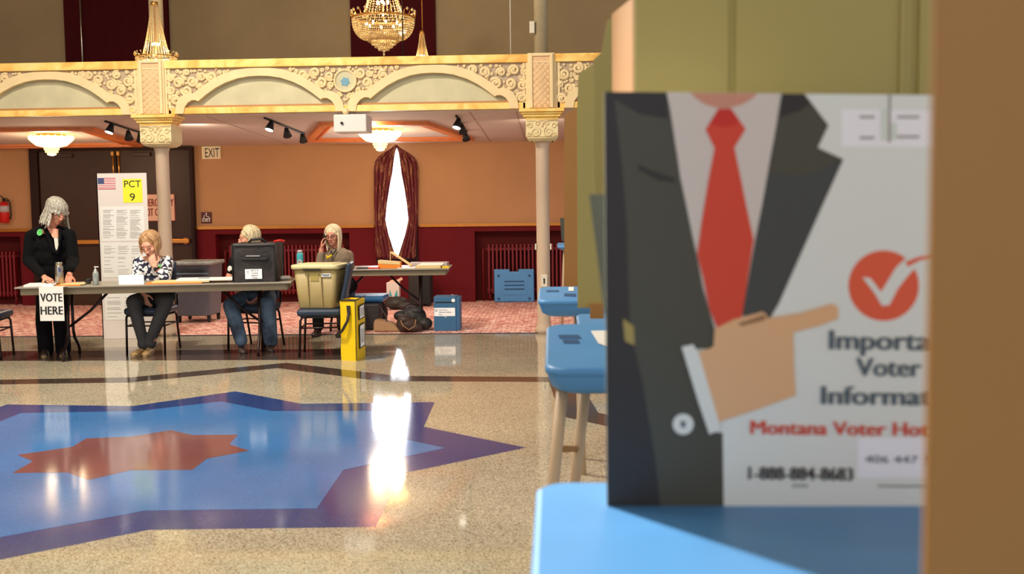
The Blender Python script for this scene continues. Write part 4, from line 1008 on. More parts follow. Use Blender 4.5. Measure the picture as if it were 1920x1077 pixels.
a=q(766,572,15.9); b=q(806,516,15.9); m=MB().use('grey'); m.use('blackb'); m.bb(a.x,a.x+(b.x-a.x)*.55,15.9,16.3,.03,.60,.02); m.use('blackm'); m.bb(a.x+(b.x-a.x)*.57,b.x,15.95,16.3,.03,.60,.02); m.cyl((a.x+.05,15.95,.03),(a.x+.08,15.95,.03),.025); m.cyl((b.x-.05,15.95,.03),(b.x-.02,15.95,.03),.025)
tag(m.build('rolling_case'),'tall dark rolling case standing behind the right leg of the rear table','case')
a=q(700,620,12.75); b=q(747,620,12.75)
m=MB().use('tanbag'); m.prism([(a.x,12.75,.008),(b.x+.02,12.75,.008),(b.x,12.78,.05),(a.x+.22,12.8,.11),(a.x+.03,12.8,.155),(a.x,12.78,.14)],(0,.16,0)); bmesh.ops.bevel(m.bm,geom=m.bm.edges[:],offset=.012,segments=2,affect='EDGES'); tag(m.build('tan_bag'),'tan soft bag lying on the carpet left of the dark handbag','bag')
c_=q(768,605,12.8)
blobs('brown_handbag','dark brown handbag slumped on the carpet edge under the rear table','bag','brownbag',[((c_.x-.02,12.72,.1),(.14,.1,.095)),((c_.x-.05,12.7,.16),(.09,.08,.06)),((c_.x+.05,12.72,.06),(.12,.09,.055))])
blobs('black_backpack','black and navy backpack behind the dark brown handbag','backpack','blackb',[((c_.x+.02,12.98,.16),(.17,.12,.15)),((c_.x-.12,12.95,.18),(.1,.1,.07)),((c_.x+.17,12.9,.09),(.1,.1,.08)),((c_.x+.06,12.95,.24),(.1,.08,.06))])
m=MB().use('tanbag'); m.tube([(c_.x-.08,12.6,.16),(c_.x-.05,12.585,.1),(c_.x+.02,12.58,.05),(c_.x+.09,12.6,.09),(c_.x+.1,12.62,.17)],.006); tag(m.build('bag_strap'),'thin tan strap draped over the dark brown handbag','strap')
# ================================================================ PEOPLE
def frame(f,up=(0,0,1)):
    f=Vector(f).normalized(); r=f.cross(Vector(up)).normalized(); u=r.cross(f); return Matrix((r,f,u)).transposed()   # cols: right, forward, up
def head_mb(m,c,Rm,s=1.0,mouth=0):
    c=Vector(c)
    def E(p,r,rot=None): m.ell(c+Rm@(Vector(p)*s),tuple(x*s for x in r),Rm if rot is None else Rm@rot)
    E((0,-.012,.035),(.074,.092,.078)); E((0,.02,-.01),(.064,.072,.085)); E((0,.045,-.058),(.044,.042,.05)); E((0,.062,-.088),(.024,.022,.02))
    E((0,.07,.03),(.05,.022,.03)); E((0,.083,.012),(.05,.01,.012))
    for k in(-1,1):
        E((k*.04,.06,-.022),(.022,.022,.022)); E((k*.075,-.005,-.01),(.009,.02,.03)); E((k*.012,.098,-.033),(.009,.01,.008))
    E((0,.095,-.012),(.0095,.016,.026),Matrix.Rotation(-.35,3,'X')); E((0,.104,-.028),(.012,.013,.011))
    E((0,.088,-.056),(.022,.009,.006)); E((0,.086,-.067),(.018,.009,.006))
def face_parts(par,c,Rm,s=1.0,closed=False,brow='brow'):
    c=Vector(c)
    def W(p): return c+Rm@(Vector(p)*s)
    m=MB().use('lip'); m.ell(W((0,.092,-.056)),(.021*s,.006*s,.004*s),Rm); m.ell(W((0,.09,-.065)),(.017*s,.007*s,.005*s),Rm); m.build('lips',None,par)
    for k in(-1,1):
        if not closed:
            m=MB().use('white'); m.ell(W((k*.03,.082,.004)),(.012*s,.006*s,.0045*s),Rm); m.use('eyew'); m.ell(W((k*.03,.0865,.004)),(.0055*s,.004*s,.0045*s),Rm); m.build('eye',None,par)
        else:
            m=MB().use('eyew'); m.tube([W((k*(.018+.006*i),.0865-.001*i,.002-.003*math.sin(i*PI/4))) for i in range(5)],.002*s,5); m.build('eye',None,par)
        m=MB().use(brow); m.tube([W((k*(.016+.009*i),.091-.002*i,.024+.003*math.sin(i*PI/3))) for i in range(4)],.0035*s,5); m.build('eyebrow',None,par)
def hand_mb(m,wrist,d,nrm,curl=(.35,.4,.45,.5),thumb=1,s=1.0,tc=.4):
    """d: direction wrist->fingers, nrm: direction the palm faces, thumb: side along d x nrm"""
    w=Vector(wrist); d=Vector(d).normalized(); n=Vector(nrm); n=(n-d*n.dot(d)).normalized(); l=d.cross(n)*thumb
    for i in range(4):
        o=(.5-i/3)*.056*s
        a=w+d*.012*s+l*o*.7; b=w+d*.085*s*(1 if i<3 else .94)+l*o*1.05
        m.cap(a,.013*s,b,.0105*s,10)
        L=(.078,.086,.08,.062)[i]*s; c=curl[i]; p=b; dd=d; ang=0
        for k,fr in enumerate((.45,.3,.25)):
            ang+=c*(1.0 if k else .8); dd=(d*math.cos(ang)+n*math.sin(ang)); p2=p+dd*L*fr
            m.cap(p,(.0095,.0085,.0078)[k]*s,p2,(.0085,.0078,.007)[k]*s,10); p=p2
    p=w+d*.02*s+l*.02*s; dd=(d*.6+l*.75+n*tc).normalized(); p2=p+dd*.045*s; m.cap(p,.014*s,p2,.011*s,10)
    d3=(d*.85+l*.25+n*tc*1.3).normalized(); p3=p2+d3*.03*s; m.cap(p2,.0105*s,p3,.009*s,10); m.cap(p3,.009*s,p3+(d*.95+n*.3).normalized()*.024*s,.0078*s,10)
def strand(m,pts,r0,r1=None):
    r1=r0 if r1 is None else r1; n=len(pts)
    for i in range(n-1):
        m.cap(pts[i],r0+(r1-r0)*i/(n-1),pts[i+1],r0+(r1-r0)*(i+1)/(n-1),8)
def hair(par,mt,c,Rm,L,s=1.0,face=55,seed=1,fringe=False,part=0.0,flare=.0,vox=.0045,back=0):
    """bob of separate locks: L = how far the locks hang below the head centre"""
    rd=random.Random(seed); m=MB().use(mt); c=Vector(c)
    def W(p): return c+Rm@(Vector(p)*s)
    m.ell(W((0,-.022,.045)),(.084*s,.094*s,.078*s),Rm); m.ell(W((0,-.055,-.01)),(.074*s,.062*s,.085*s),Rm)
    n=84; down=Vector((0,0,-1)); fwx=Rm@Vector((0,1,0))
    for i in range(n):
        az=math.radians(-180+360*i/n+rd.uniform(-3,3)); fa=abs(math.degrees(az)); x,y=math.sin(az),math.cos(az); pts=[]
        rr_=rd.uniform(-.003,.005)
        swept=fa<face and not fringe
        for k in range(7):
            th=k/6*PI/2; a_=az
            if swept: a_=az+(math.copysign(math.radians(face+2),az if abs(az)>.02 else .1)-az)*(k/6)**.9
            x,y=math.sin(a_),math.cos(a_)
            pts.append(W((part*(1-k/6)+x*(.086+rr_)*math.sin(th),-.018+y*((.098 if y<0 else .092)+rr_)*math.sin(th),.042+(.083+rr_)*math.cos(th))))
        fa=face+1 if swept else fa
        if fa<face:
            if fringe:
                side=1 if x>0 else -1
                pts.append(pts[-1]+Rm@Vector((.012*side+x*.01,.004,-.016-.022*rd.random()))*s)
        else:
            last=pts[-1]; ll=(L+.04)*(1+rd.uniform(-.16,.1))*s; out=Rm@Vector((x,y,0)); ph=rd.uniform(0,6.3); am=rd.uniform(.002,.007)
            tan=out.cross(down)
            for k in range(1,7):
                f=k/6; pts.append(last+(Rm@Vector((0,0,-1))*.4+down*.6).normalized()*ll*f+out*(flare*f*f+.004*math.sin(f*3.1)-.016*f*f*(1 if flare<=0 else .3))*s+tan*am*math.sin(ph+f*4))
        strand(m,pts,.0105*s,.005*s)
    return m.build('hair',None,par,voxel=vox,smooth=1)
def limb_mb(m,pts): m.chain(pts)
def V(*a): return Vector(a)
def sticker(par,p,n,r=.033):
    m=MB().use('green'); n=Vector(n).normalized(); m.cyl(p,Vector(p)+n*.004,r,n=24); o=m.build('round_sticker',None,par)
    m=MB().use('white'); u=n.orthogonal().normalized(); w=n.cross(u); m.tube([Vector(p)+n*.005+(u*math.cos(k*PI/8)+w*math.sin(k*PI/8))*r*.82 for k in range(16)],.0015,4,True); m.build('sticker_ring',None,o); return o
def shoe(par,mt,heel,toe,h=.06,w=.042,sole=None,name='shoe'):
    heel,toe=Vector(heel),Vector(toe); d=(toe-heel).normalized()
    m=MB().use(mt)
    m.cap(heel+d*.03+Z*.03,.036,heel+d*.1+Z*.035,.04); m.cap(heel+d*.1+Z*.035,.04,toe-d*.05+Z*.022,.036); m.ell(toe-d*.045+Z*.022,(.045,.042,.024),Matrix((d.cross(Z),d,Z)).transposed()); m.cap(heel+d*.03+Z*.04,.036,heel+d*.035+Z*h,.034)
    o=m.build(name,None,par,voxel=.005,smooth=2)
    m=MB().use(sole or mt); r=d.cross(Z); pts=[]
    for k in range(20):
        a=2*PI*k/20; L_=(toe-heel).length/2; pts.append(Vector(((heel+toe)/2).xy.to_3d())+d*(L_*1.02*math.cos(a))+r*(w*math.sin(a)*(1+.12*math.cos(a)))+Z*(min(heel.z,toe.z)+.001))
    m.prism(pts,(0,0,.018)); m.build('shoe_sole',None,o); return o
# ---------------- person 1: standing, black cardigan
Y1=11.12
def P1(px,py,dy=0): return PY(px,py,Y1+dy)
t=thing('person','standing person with silver bob hair, black cardigan and green sticker behind the front table','person',(F(100,666).x,F(100,666).y,0))
hc=P1(106,399,-.06); HR=frame((.86,-.52,-.5),(.2,0,1))
lf1=Vector((F(85,667).x,F(85,667).y,0)); lf2=Vector((F(116,666).x,F(116,666).y,0))
hipL,hipR=P1(86,545,.03),P1(112,545,.03); knL,knR=P1(82,604,.0),P1(115,604,-.0)
ankL=lf1+V(-.02,.06,.09); ankR=lf2+V(-.01,.06,.09)
shR,shL=P1(58,443,.0),P1(131,441,-.0)          # viewer left / right
elR,elL=P1(53,489,-.04),P1(138,489,-.04)
wrR=tp(84,.34,TH+.075); wrL=tp(131,.36,TH+.10)
nk=P1(95,432,.0); chest=P1(95,462,-.01); waist=P1(98,505,.02); pel=P1(99,538,.04)
m=MB().use('skin2'); head_mb(m,hc,HR,1.02)
m.chain([(hc+HR@V(0,-.02,-.05),.055),(nk,.056),(chest,.09)]); m.ell(chest,(.14,.095,.13)); m.ell(waist,(.13,.09,.12)); m.ell(pel,(.15,.1,.1))
m.chain([(nk,.05),(shR,.045),(elR,.042),(wrR,.027)]); m.chain([(nk,.05),(shL,.045),(elL,.042),(wrL,.027)])
m.chain([(hipL,.07),(knL,.05),(ankL,.035)]); m.chain([(hipR,.07),(knR,.05),(ankR,.035)])
hand_mb(m,wrR,(.78,-.35,-.36),(.1,.25,-1),(.25,.28,.32,.4),-1); hand_mb(m,wrL,(-.05,-.35,-.85),(-.1,1,.1),(.15,.18,.2,.25),1)
m.build('body',None,t,voxel=.0055,smooth=1)
face_parts(t,hc,HR,1.02,True)
hair(t,'h_grey',hc,HR,.125,1.2,58,3,fringe=True,part=.02,flare=.045)
m=MB().use('blackc')
m.ell(chest+V(0,.01,.0),(.175,.125,.16)); m.ell(P1(96,482,0),(.175,.125,.16)); m.ell(waist,(.18,.13,.15)); m.ell(pel+V(0,0,.0),(.19,.135,.13)); m.ell(pel+V(0,0,-.08),(.18,.13,.09))
m.chain([(P1(80,436,.02),.055),(shR,.066),(elR,.06),(wrR+V(-.04,.02,.03),.044)]); m.chain([(P1(112,434,.02),.055),(shL,.066),(elL,.06),(wrL+V(.0,.03,.05),.046)])
m.chain([(P1(84,431,.02),.055),(P1(66,440,.0),.072)]); m.chain([(P1(106,431,.02),.05),(P1(122,438,.0),.066)])
cg=m.build('cardigan',None,t,voxel=.007,smooth=3)
m=MB().use('whitet'); a=chest; m.prism([P1(101,446,-.15),P1(108,447,-.15),P1(109,460,-.155),P1(106,474,-.15),P1(103,462,-.15)],(0,.05,0)); m.build('white_top',None,t)
m=MB().use('skin2'); m.prism([P1(89,427,-.1),P1(107,430,-.1),P1(108,446,-.147),P1(99,446,-.147)],(0,.06,0)); m.build('neckline_skin',None,t)
m=MB().use('blackc')
m.chain([(P1(84,428,-.06),.02),(P1(92,446,-.12),.022),(P1(101,472,-.135),.022)]); m.chain([(P1(112,432,-.06),.018),(P1(112,450,-.12),.02),(P1(107,474,-.135),.02)]); m.build('cardigan_lapel',None,t,voxel=.006,smooth=1)
m=MB().use('blackp'); m.ell(pel+V(0,0,-.05),(.17,.12,.11)); m.chain([(hipL+V(0,0,-.05),.098),(knL,.083),(ankL+V(0,0,.0),.078),(ankL+V(0,0,-.045),.078)]); m.chain([(hipR+V(0,0,-.05),.098),(knR,.083),(ankR,.078),(ankR+V(0,0,-.045),.078)]); m.build('trousers',None,t,voxel=.007,smooth=2)
shoe(t,'dshoe',lf1+V(-.03,.1,0),lf1+V(.05,-.14,0),sole='sole'); shoe(t,'dshoe',lf2+V(-.02,.1,0),lf2+V(.07,-.13,0),sole='sole')
sp=P1(75,436,-.1); sticker(t,sp,(-.25,-1,.25),.036)
# ---------------- person 2: floral blouse
Y2=11.3
def P2(px,py,dy=0): return PY(px,py,Y2+dy)
t=thing('person','seated person with light brown bob in a navy floral blouse, hand at mouth','person',(ch2.x,ch2.y,0))
hc=P2(282,460,-.12); HR=frame((-.12,-.88,-.42),(-.1,0,1))
nk=P2(289,484,-.02); chest=P2(287,503,.0); waist=P2(285,535,.08); pel=V(ch2.x,ch2.y+.05,.56)
shR,shL=P2(261,492,.0),P2(314,491,.02)
elR=tp(262,.5,TH+.10); elL=P2(310,523,-.28)
elR=P2(257,520,-.1); wrR=P2(268,551,-.3)
wrL=P2(290,500,-.30); 
knL=F(250,566,.56); knL=PY(250,566,Y2-.42); knR=PY(312,565,Y2-.42); fL=F(263,665); fR=F(281,664)
ankL=PY(268,648,Y2-.36); ankR=PY(283,646,Y2-.33)
hipL=pel+V(-.09,0,-.01); hipR=pel+V(.09,0,-.01)
m=MB().use('skin'); head_mb(m,hc,HR,1.12)
m.chain([(hc+HR@V(0,-.02,-.05),.052),(nk,.052),(chest,.08)]); m.ell(chest,(.13,.085,.11)); m.ell(waist,(.12,.09,.13)); m.ell(pel,(.15,.12,.09))
m.chain([(nk,.045),(shR,.045),(elR,.036),(wrR,.024)]); m.chain([(nk,.045),(shL,.045),(elL,.037),(wrL,.025)])
m.chain([(hipL,.075),(knL,.052),(ankL,.034)]); m.chain([(hipR,.075),(knR,.052),(ankR,.034)])
hand_mb(m,wrL,(-.32,.1,.9),(-.2,.95,.1),(.55,.6,.65,.7),-1); hand_mb(m,wrR,(.35,-.1,-.9),(.2,.4,-.1),(.3,.3,.35,.4),1)
m.build('body',None,t,voxel=.005,smooth=1)
face_parts(t,hc,HR,1.12,True)
hair(t,'h_brown',hc,HR,.05,1.17,54,5,fringe=False,part=-.01,flare=.004)
m=MB().use('floral'); m.ell(chest+V(0,.01,-.01),(.165,.115,.13)); m.ell(P2(287,522,.04),(.16,.125,.14)); m.ell(waist+V(0,0,-.02),(.165,.13,.13)); m.ell(P2(272,489,.0),(.075,.06,.04)); m.ell(P2(303,488,.0),(.075,.06,.04))
m.chain([(shR+V(.03,0,0),.06),(shR,.066),(elR,.056),(elR.lerp(wrR,.55),.045)]); m.chain([(shL+V(-.03,0,0),.06),(shL,.068),(elL,.06),(elL.lerp(wrL,.45),.045)]); m.build('floral_blouse',None,t,voxel=.006,smooth=2)
wc=elL.lerp(wrL,.8); dd=(wrL-elL).normalized(); m=MB().use('blackm'); m.cyl(wc-dd*.011,wc+dd*.011,.034,n=20); m.cyl(wc+V(0,-.03,0),wc+V(-.004,-.042,.004),.019); m.build('wristwatch',None,t)
m=MB().use('greyp'); m.ell(pel+V(0,0,-.01),(.18,.15,.1)); m.chain([(hipL,.1),(knL,.075),(ankL+Z*.05,.052),(ankL+Z*.01,.056)]); m.chain([(hipR,.1),(knR,.078),(ankR+Z*.05,.055),(ankR+Z*.01,.058)]); m.build('trousers',None,t,voxel=.007,smooth=2)
s1=V(ankR.x,ankR.y,0); s2=V(ankL.x,ankL.y,0)
shoe(t,'tanshoe',V(ankL.x-.0,ankL.y+.06,0),V(ankL.x-.05,ankL.y-.18,0),sole='sole'); shoe(t,'tanshoe',V(ankR.x-.01,ankR.y+.06,.0),V(ankR.x-.0,ankR.y-.19,.0),h=.07,sole='sole')
sticker(t,P2(301,502,-.125),(.15,-1,.25),.034)
# ---------------- person 3: behind the black bag, jeans
Y3=11.55
def P3(px,py,dy=0): return PY(px,py,Y3+dy)
t=thing('person','seated person in black t-shirt and jeans with short blond hair, behind the black bag','person',(c3.x,c3.y+.2,0))
hc=P3(466,448,0); HR=frame((-.9,-.42,-.1))
nk=P3(475,475,.0); chest=P3(474,497,0); waist=P3(474,535,.0); pel=V(c3.x+.03,c3.y+.27,.55)
shR,shL=P3(443,487,-.0),P3(508,487,.02); elR=P3(430,522,-.06); elL=P3(515,525,-.05); wrR=P3(456,559,-.25); wrL=P3(487,558,-.25)
hipL=pel+V(-.1,0,0); hipR=pel+V(.1,0,0); knL=PY(433,573,Y3-.42); knR=PY(501,572,Y3-.42)
ankL=PY(452,640,Y3-.5); ankR=PY(508,642,Y3-.36); ankL.z=.1; ankR.z=.1
m=MB().use('skin2'); head_mb(m,hc,HR,1.0); m.chain([(hc+HR@V(0,-.02,-.05),.052),(nk,.055),(chest,.09)]); m.ell(chest,(.15,.1,.12)); m.ell(waist,(.15,.12,.14)); m.ell(pel,(.16,.13,.1))
m.chain([(nk,.05),(shR,.05),(elR,.042),(wrR,.028)]); m.chain([(nk,.05),(shL,.05),(elL,.042),(wrL,.028)]); m.chain([(hipL,.08),(knL,.055),(ankL,.036)]); m.chain([(hipR,.08),(knR,.055),(ankR,.036)])
hand_mb(m,wrR,(.7,-.25,-.65),(.5,.4,.4),(.4,.45,.5,.5),-1); hand_mb(m,wrL,(-.7,-.25,-.65),(-.5,.4,.4),(.4,.45,.5,.5),1)
m.build('body',None,t,voxel=.005,smooth=1); face_parts(t,hc,HR,1.0)
hair(t,'h_blond',hc,HR,.045,1.12,72,9,fringe=False,part=.0)
m=MB().use('blackc'); m.ell(chest,(.175,.125,.14)); m.ell(P3(474,515,0),(.175,.14,.15)); m.ell(waist,(.18,.15,.14)); m.chain([(shR+V(.04,0,0),.07),(shR,.07),(shR.lerp(elR,.62),.062)]); m.chain([(shL+V(-.04,0,0),.07),(shL,.07),(shL.lerp(elL,.62),.062)]); m.build('t_shirt',None,t,voxel=.007,smooth=2)
m=MB().use('whitet'); pp=shR.lerp(elR,.52); m.ell(pp+V(-.01,-.045,0),(.034,.022,.045)); m.build('sleeve_print',None,t)
m=MB().use('denim'); m.ell(pel,(.19,.16,.11)); m.chain([(hipL,.105),(knL,.086),(ankL+Z*.03,.068)]); m.chain([(hipR,.105),(knR,.09),(ankR+Z*.0,.074)]); m.build('jeans',None,t,voxel=.007,smooth=2)
shoe(t,'dshoe',V(ankL.x-.02,ankL.y+.05,.0),V(ankL.x+.08,ankL.y-.17,0),h=.09); shoe(t,'dshoe',V(ankR.x-.03,ankR.y+.05,0),V(ankR.x+.06,ankR.y-.19,0),h=.08)
# ---------------- person 4: on the phone
Y4=12.9
def P4(px,py,dy=0): return PY(px,py,Y4+dy)
bx_=P4(635,540)
banquet_chair((bx_.x-.03,Y4+.03,0.006),math.radians(8),'navy banquet chair of the person on the phone, mostly hidden by the tub')
t=thing('person','seated person in taupe jacket with glasses and long blond hair, talking on a phone','person',(bx_.x,Y4,0.006))
hc=P4(624,443,-.05); HR=frame((-.16,-.96,-.1),(-.05,0,1))
pc=hc+HR@Vector((.098,.045,-.03))
nk=P4(632,468,.02); chest=P4(634,484,.0); waist=P4(632,515,.03); pel=V(bx_.x+.03,Y4+.02,.56)
shR,shL=P4(612,483,-.02),P4(652,480,.05); elR=P4(599,504,-.1); wrR=pc+Vector((-.03,-.03,-.115)); elL=P4(656,512,.0); wrL=P4(632,535,-.22)
hipL=pel+V(-.1,0,0); hipR=pel+V(.1,0,0); knL=pel+V(-.2,-.42,.0); knR=pel+V(.1,-.45,.0); ankL=V(knL.x,knL.y-.02,.11); ankR=V(knR.x,knR.y-.04,.11)
m=MB().use('skin2'); head_mb(m,hc,HR,1.0); m.chain([(hc+HR@V(0,-.02,-.05),.055),(nk,.058),(chest,.09)]); m.ell(chest,(.14,.1,.12)); m.ell(waist,(.14,.11,.14)); m.ell(pel,(.15,.12,.1))
m.chain([(nk,.05),(shR,.05),(elR,.042),(wrR,.027)]); m.chain([(nk,.05),(shL,.05),(elL,.042),(wrL,.027)]); m.chain([(hipL,.08),(knL,.055),(ankL,.036)]); m.chain([(hipR,.08),(knR,.055),(ankR,.036)])
hand_mb(m,wrR,(.05,.12,.95),(.95,.25,0),(.5,.55,.6,.65),-1); hand_mb(m,wrL,(-.6,-.5,-.4),(0,0,-1),(.3,.3,.35,.4),1)
m.build('body',None,t,voxel=.005,smooth=1); face_parts(t,hc,HR,1.0)
hair(t,'h_white',hc,HR,.15,1.08,60,12,fringe=False,part=.0)
m=MB().use('taupe'); m.ell(chest,(.165,.125,.14)); m.ell(P4(634,500,0),(.165,.135,.15)); m.ell(waist,(.17,.14,.15)); m.chain([(nk+V(-.05,0,-.03),.05),(shR,.066),(elR,.06),(elR.lerp(wrR,.72),.045)]); m.chain([(nk+V(.05,0,-.03),.05),(shL,.075),(elL,.062),(elL.lerp(wrL,.8),.048)]); m.build('jacket',None,t,voxel=.007,smooth=2)
m=MB().use('blackp'); m.ell(pel,(.18,.15,.11)); m.chain([(hipL,.1),(knL,.082),(ankL,.065)]); m.chain([(hipR,.1),(knR,.082),(ankR,.065)]); m.build('trousers',None,t,voxel=.008,smooth=2)
for a_ in(ankL,ankR): shoe(t,'dshoe',V(a_.x,a_.y+.05,.006),V(a_.x-.02,a_.y-.19,.006),h=.08)
# glasses
g=MB().use('legbr')
for k in(-1,1):
    g.tube([hc+HR@V(k*.032+.023*math.cos(i*PI/8),.098,.003+.016*math.sin(i*PI/8)) for i in range(16)],.0026,5,True); g.tube([hc+HR@V(k*.056,.096,.008),hc+HR@V(k*.083,.0,.008)],.0026,5)
g.tube([hc+HR@V(-.01,.1,.006),hc+HR@V(.01,.1,.006)],.0026,5); tag(g.build('eyeglasses'),'thin dark eyeglasses on the face of the person on the phone','glasses')
m=MB().use('blackm'); m.box(pc,(.012,.07,.14),Matrix.Rotation(.35,3,'Z')@Matrix.Rotation(.15,3,'X'),.004); tag(m.build('mobile_phone'),'black mobile phone held to the ear of the person in taupe','phone')
m=MB().use('blackm'); m.tube([P4(622,470,-.12),P4(619,478,-.15),P4(617,482,-.15)],.008); m.tube([P4(631,468,-.12),P4(624,477,-.15),P4(618,482,-.15)],.008); m.build('lanyard',None,t)
m=MB().use('yellow'); m.tube([P4(613,485,-.165),P4(617,482,-.165),P4(622,478,-.165)],.012); m.tube([P4(611,480,-.165),P4(617,483,-.165)],.008); m.build('yellow_badge',None,t)
# ================================================================ VOTING BOOTHS
def tray(par,x0,x1,yf,yb,zf,zb,th=.09,name='tray',r=.06):
    """writing tray, rounded voter-side corners, slight slope"""
    m=MB().use('blue'); sl=(zb-zf)/(yb-yf); cx_=(x0+x1)/2; cy_=(yf+yb)/2
    secs=[(-.045,-th),(-.015,-th+.02),(0,-.035),(0,-.03),(.006,-.028),(.006,-.008),(-.004,0)]
    rings=[]
    for e,dz in secs:
        hx=(x1-x0)/2+e; hy=(yb-yf)/2+e; pts=[]
        for ox,oy,a0 in((hx-r,hy-r,0),(-hx+r,hy-r,PI/2),(-hx+r,-hy+r,PI),(hx-r,-hy+r,1.5*PI)):
            for k in range(6):
                a=a0+PI/2*k/5; px_,py_=cx_+ox+r*math.cos(a),cy_+oy+r*math.sin(a); pts.append(m.v((px_,py_,zf+sl*(py_-yf)+dz)))
        rings.append(pts)
    for a,b in zip(rings,rings[1:]):
        for i in range(len(a)): j=(i+1)%len(a); m._f([a[i],a[j],b[j],b[i]],True)
    m._f(rings[0][::-1]); m._f(rings[-1])
    return m.build(name,None,par)
def legs(par,x0,x1,yf,yb,z,spl=.12):
    for sx,x in((-1,x0+.09),(1,x1-.09)):
        for sy,y in((-1,yf+.08),(1,yb-.08)):
            m=MB().use('booleg'); m.tube([(x,y,z-.05),(x+sx*spl*.5,y+sy*spl,0.0)],.022,12); m.build('leg',None,par)
def panel(par,pts,Y,mt='tan_cool_shade',th=.008,name='privacy_panel',ln=None):
    m=MB().use(mt); m.prism([PY(px,py,Y) for px,py in pts],(0,th,0)); return m.build(name,None,par)
# booth 1 (nearest): tray, rear panel, receding wing
b1=thing('voting_booth','nearest blue voting booth with tan privacy panels, holding the poster','voting booth',(.38,1.75,0),'voting booths')
x0=F(1012,1000,1.0).x; tray(b1,x0-.004,.78,1.3,F(1040,905,1.0).y,1.0,1.0,r=.05)
legs(b1,x0,.78,1.3,2.0,1.0)
Yw=2.06
zc=[PY(1190,-60,Yw).z]
xl=PY(1190,90,Yw).x; xr=PY(1850,90,Yw).x; zt=2.0
def vx(px,Y,z): return PY(px,300,Y).x
m=MB().use('tan_cool_shade'); g1=PY(1373,90,Yw).x; g2=PY(1716,90,Yw).x
for a,b in((xl,g1-.006),(g1+.006,g2-.007),(g2+.007,xr)): m.bb(a,b,Yw,Yw+.012,.99,1.98,.003)
m.bb(xl+.01,xr-.01,Yw+.008,Yw+.014,.99,1.97); m.build('rear_privacy_panel',None,b1)
m=MB().use('tan_cool_shade'); m.bb(g2-.03,g2-.02,Yw-.006,Yw+.004,.99,1.98,.002); m.build('panel_hinge',None,b1)
a=PY(1190,-5,Yw+.016); b=PY(1147,27,2.72); m=MB().use('tan_warm_lit')
m.prism([(xl-.002,Yw+.016,.99),(xl-.002,Yw+.016,a.z),(b.x,2.72,b.z),(b.x,2.72,.99)],(.008,0,0)); m.build('side_wing',None,b1)
# booth 2
b2=thing('voting_booth','second voting booth behind the poster, blue tray with slots and white paper','voting booth',(.35,3.9,0),'voting booths')
f_=F(1050,690,.985); k_=F(1024,608,1.05); f0=f_
tray(b2,-.035,.62,f_.y,k_.y,.985,1.05,th=.1,r=.07)
def lg(p0,p1,Y0,Y1):
    m=MB().use('booleg'); a=PY(*p0,Y0); b=PY(*p1,Y1); d=(b-a); b=a+d*((a.z-0.0)/(a.z-b.z)); m.tube([a,b],.021,12); m.build('leg',None,b2)
lg((1057,700),(1038,905),3.62,3.55); lg((1098,725),(1078,905),3.95,4.0)
for x,y in((.5,3.6),(.5,4.0)):
    m=MB().use('booleg'); m.tube([(x,y,.95),(x+.06,y,0)],.021,12); m.build('leg',None,b2)
m=MB().use('tan_warm_lit'); a=F(1057,838,.35); m.tube([PY(1050,842,3.58),PY(1080,842,3.97)],.012,8); m.build('leg_brace',None,b2)
def onslope(px,py,zf,zb,yf,yb):
    d=ray(px,py); sl=(zb-zf)/(yb-yf); tt=(zf-sl*yf-CAM.z)/(d.z-sl*d.y); return CAM+d*tt
def S2(px,py): return onslope(px,py,.985,1.05,f0.y,k_.y)
for q_ in (((1046,629),(1085,629),(1091,636),(1050,636)),((1054,638),(1084,638),(1088,645),(1058,645))):
    m=MB().use('blued'); m.prism([S2(*p)+Z*.002 for p in q_],(0,0,-.006)); m.build('tray_slot',None,b2)
m=MB().use('white'); m.prism([S2(*p)+Z*.003 for p in((1108,623),(1150,622),(1160,660),(1122,646))],(0,0,.002)); o=m.build('white_paper'); tag(o,'white paper lying on the tray of the second booth beside the poster','paper')
Yb2=4.5
panel(b2,[(1133,118),(1108,122),(1085,140),(1082,203),(1083,578),(1420,572),(1420,118)],Yb2,'tan_cool_shade',name='rear_privacy_panel')
panel(b2,[(1240,34),(1146,34),(1138,38),(1135,60),(1128,98),(1113,112),(1113,330),(1126,440),(1142,560),(1160,720),(1240,720)],3.15,'tan_cool_shade',name='side_wing')
panel(b2,[(1107,571),(1132,571),(1132,598),(1107,598)],4.46,'tan_warm_lit',.05,name='panel_foot')
# booth 3
b3=thing('voting_booth','third voting booth from the camera, small blue tray before the column','voting booth',(.3,6.1,0),'voting booths')
f3=F(1014,563,1.0); k3=F(1020,538,1.03)
tray(b3,f3.x-.01,.62,f3.y,max(k3.y,f3.y+.35),1.0,1.03,th=.1,r=.06)
def S3(px,py): return onslope(px,py,1.0,1.03,f3.y,max(k3.y,f3.y+.35))
m=MB().use('blued'); m.prism([S3(*p)+Z*.002 for p in((1026,545),(1048,545),(1048,548),(1024,548))],(0,0,-.006)); m.prism([S3(*p)+Z*.003 for p in((1058,551),(1080,552),(1080,557),(1058,556))],(0,0,-.006)); m.build('tray_slot',None,b3)
m=MB().use('white'); m.prism([S3(*p)+Z*.003 for p in((1066,540),(1076,540),(1076,547),(1066,547))],(0,0,.002)); m.build('white_sticker',None,b3)
panel(b3,[(1120,198),(1080,203),(1058,215),(1058,548),(1250,548),(1250,198)],6.75,'tan_warm_lit',name='rear_privacy_panel')
for x,y in((.12,f3.y+.08),(.5,f3.y+.08),(.12,f3.y+.45),(.5,f3.y+.45)):
    m=MB().use('booleg'); m.tube([(x,y,.94),(x+.02,y,0)],.02,10); m.build('leg',None,b3)
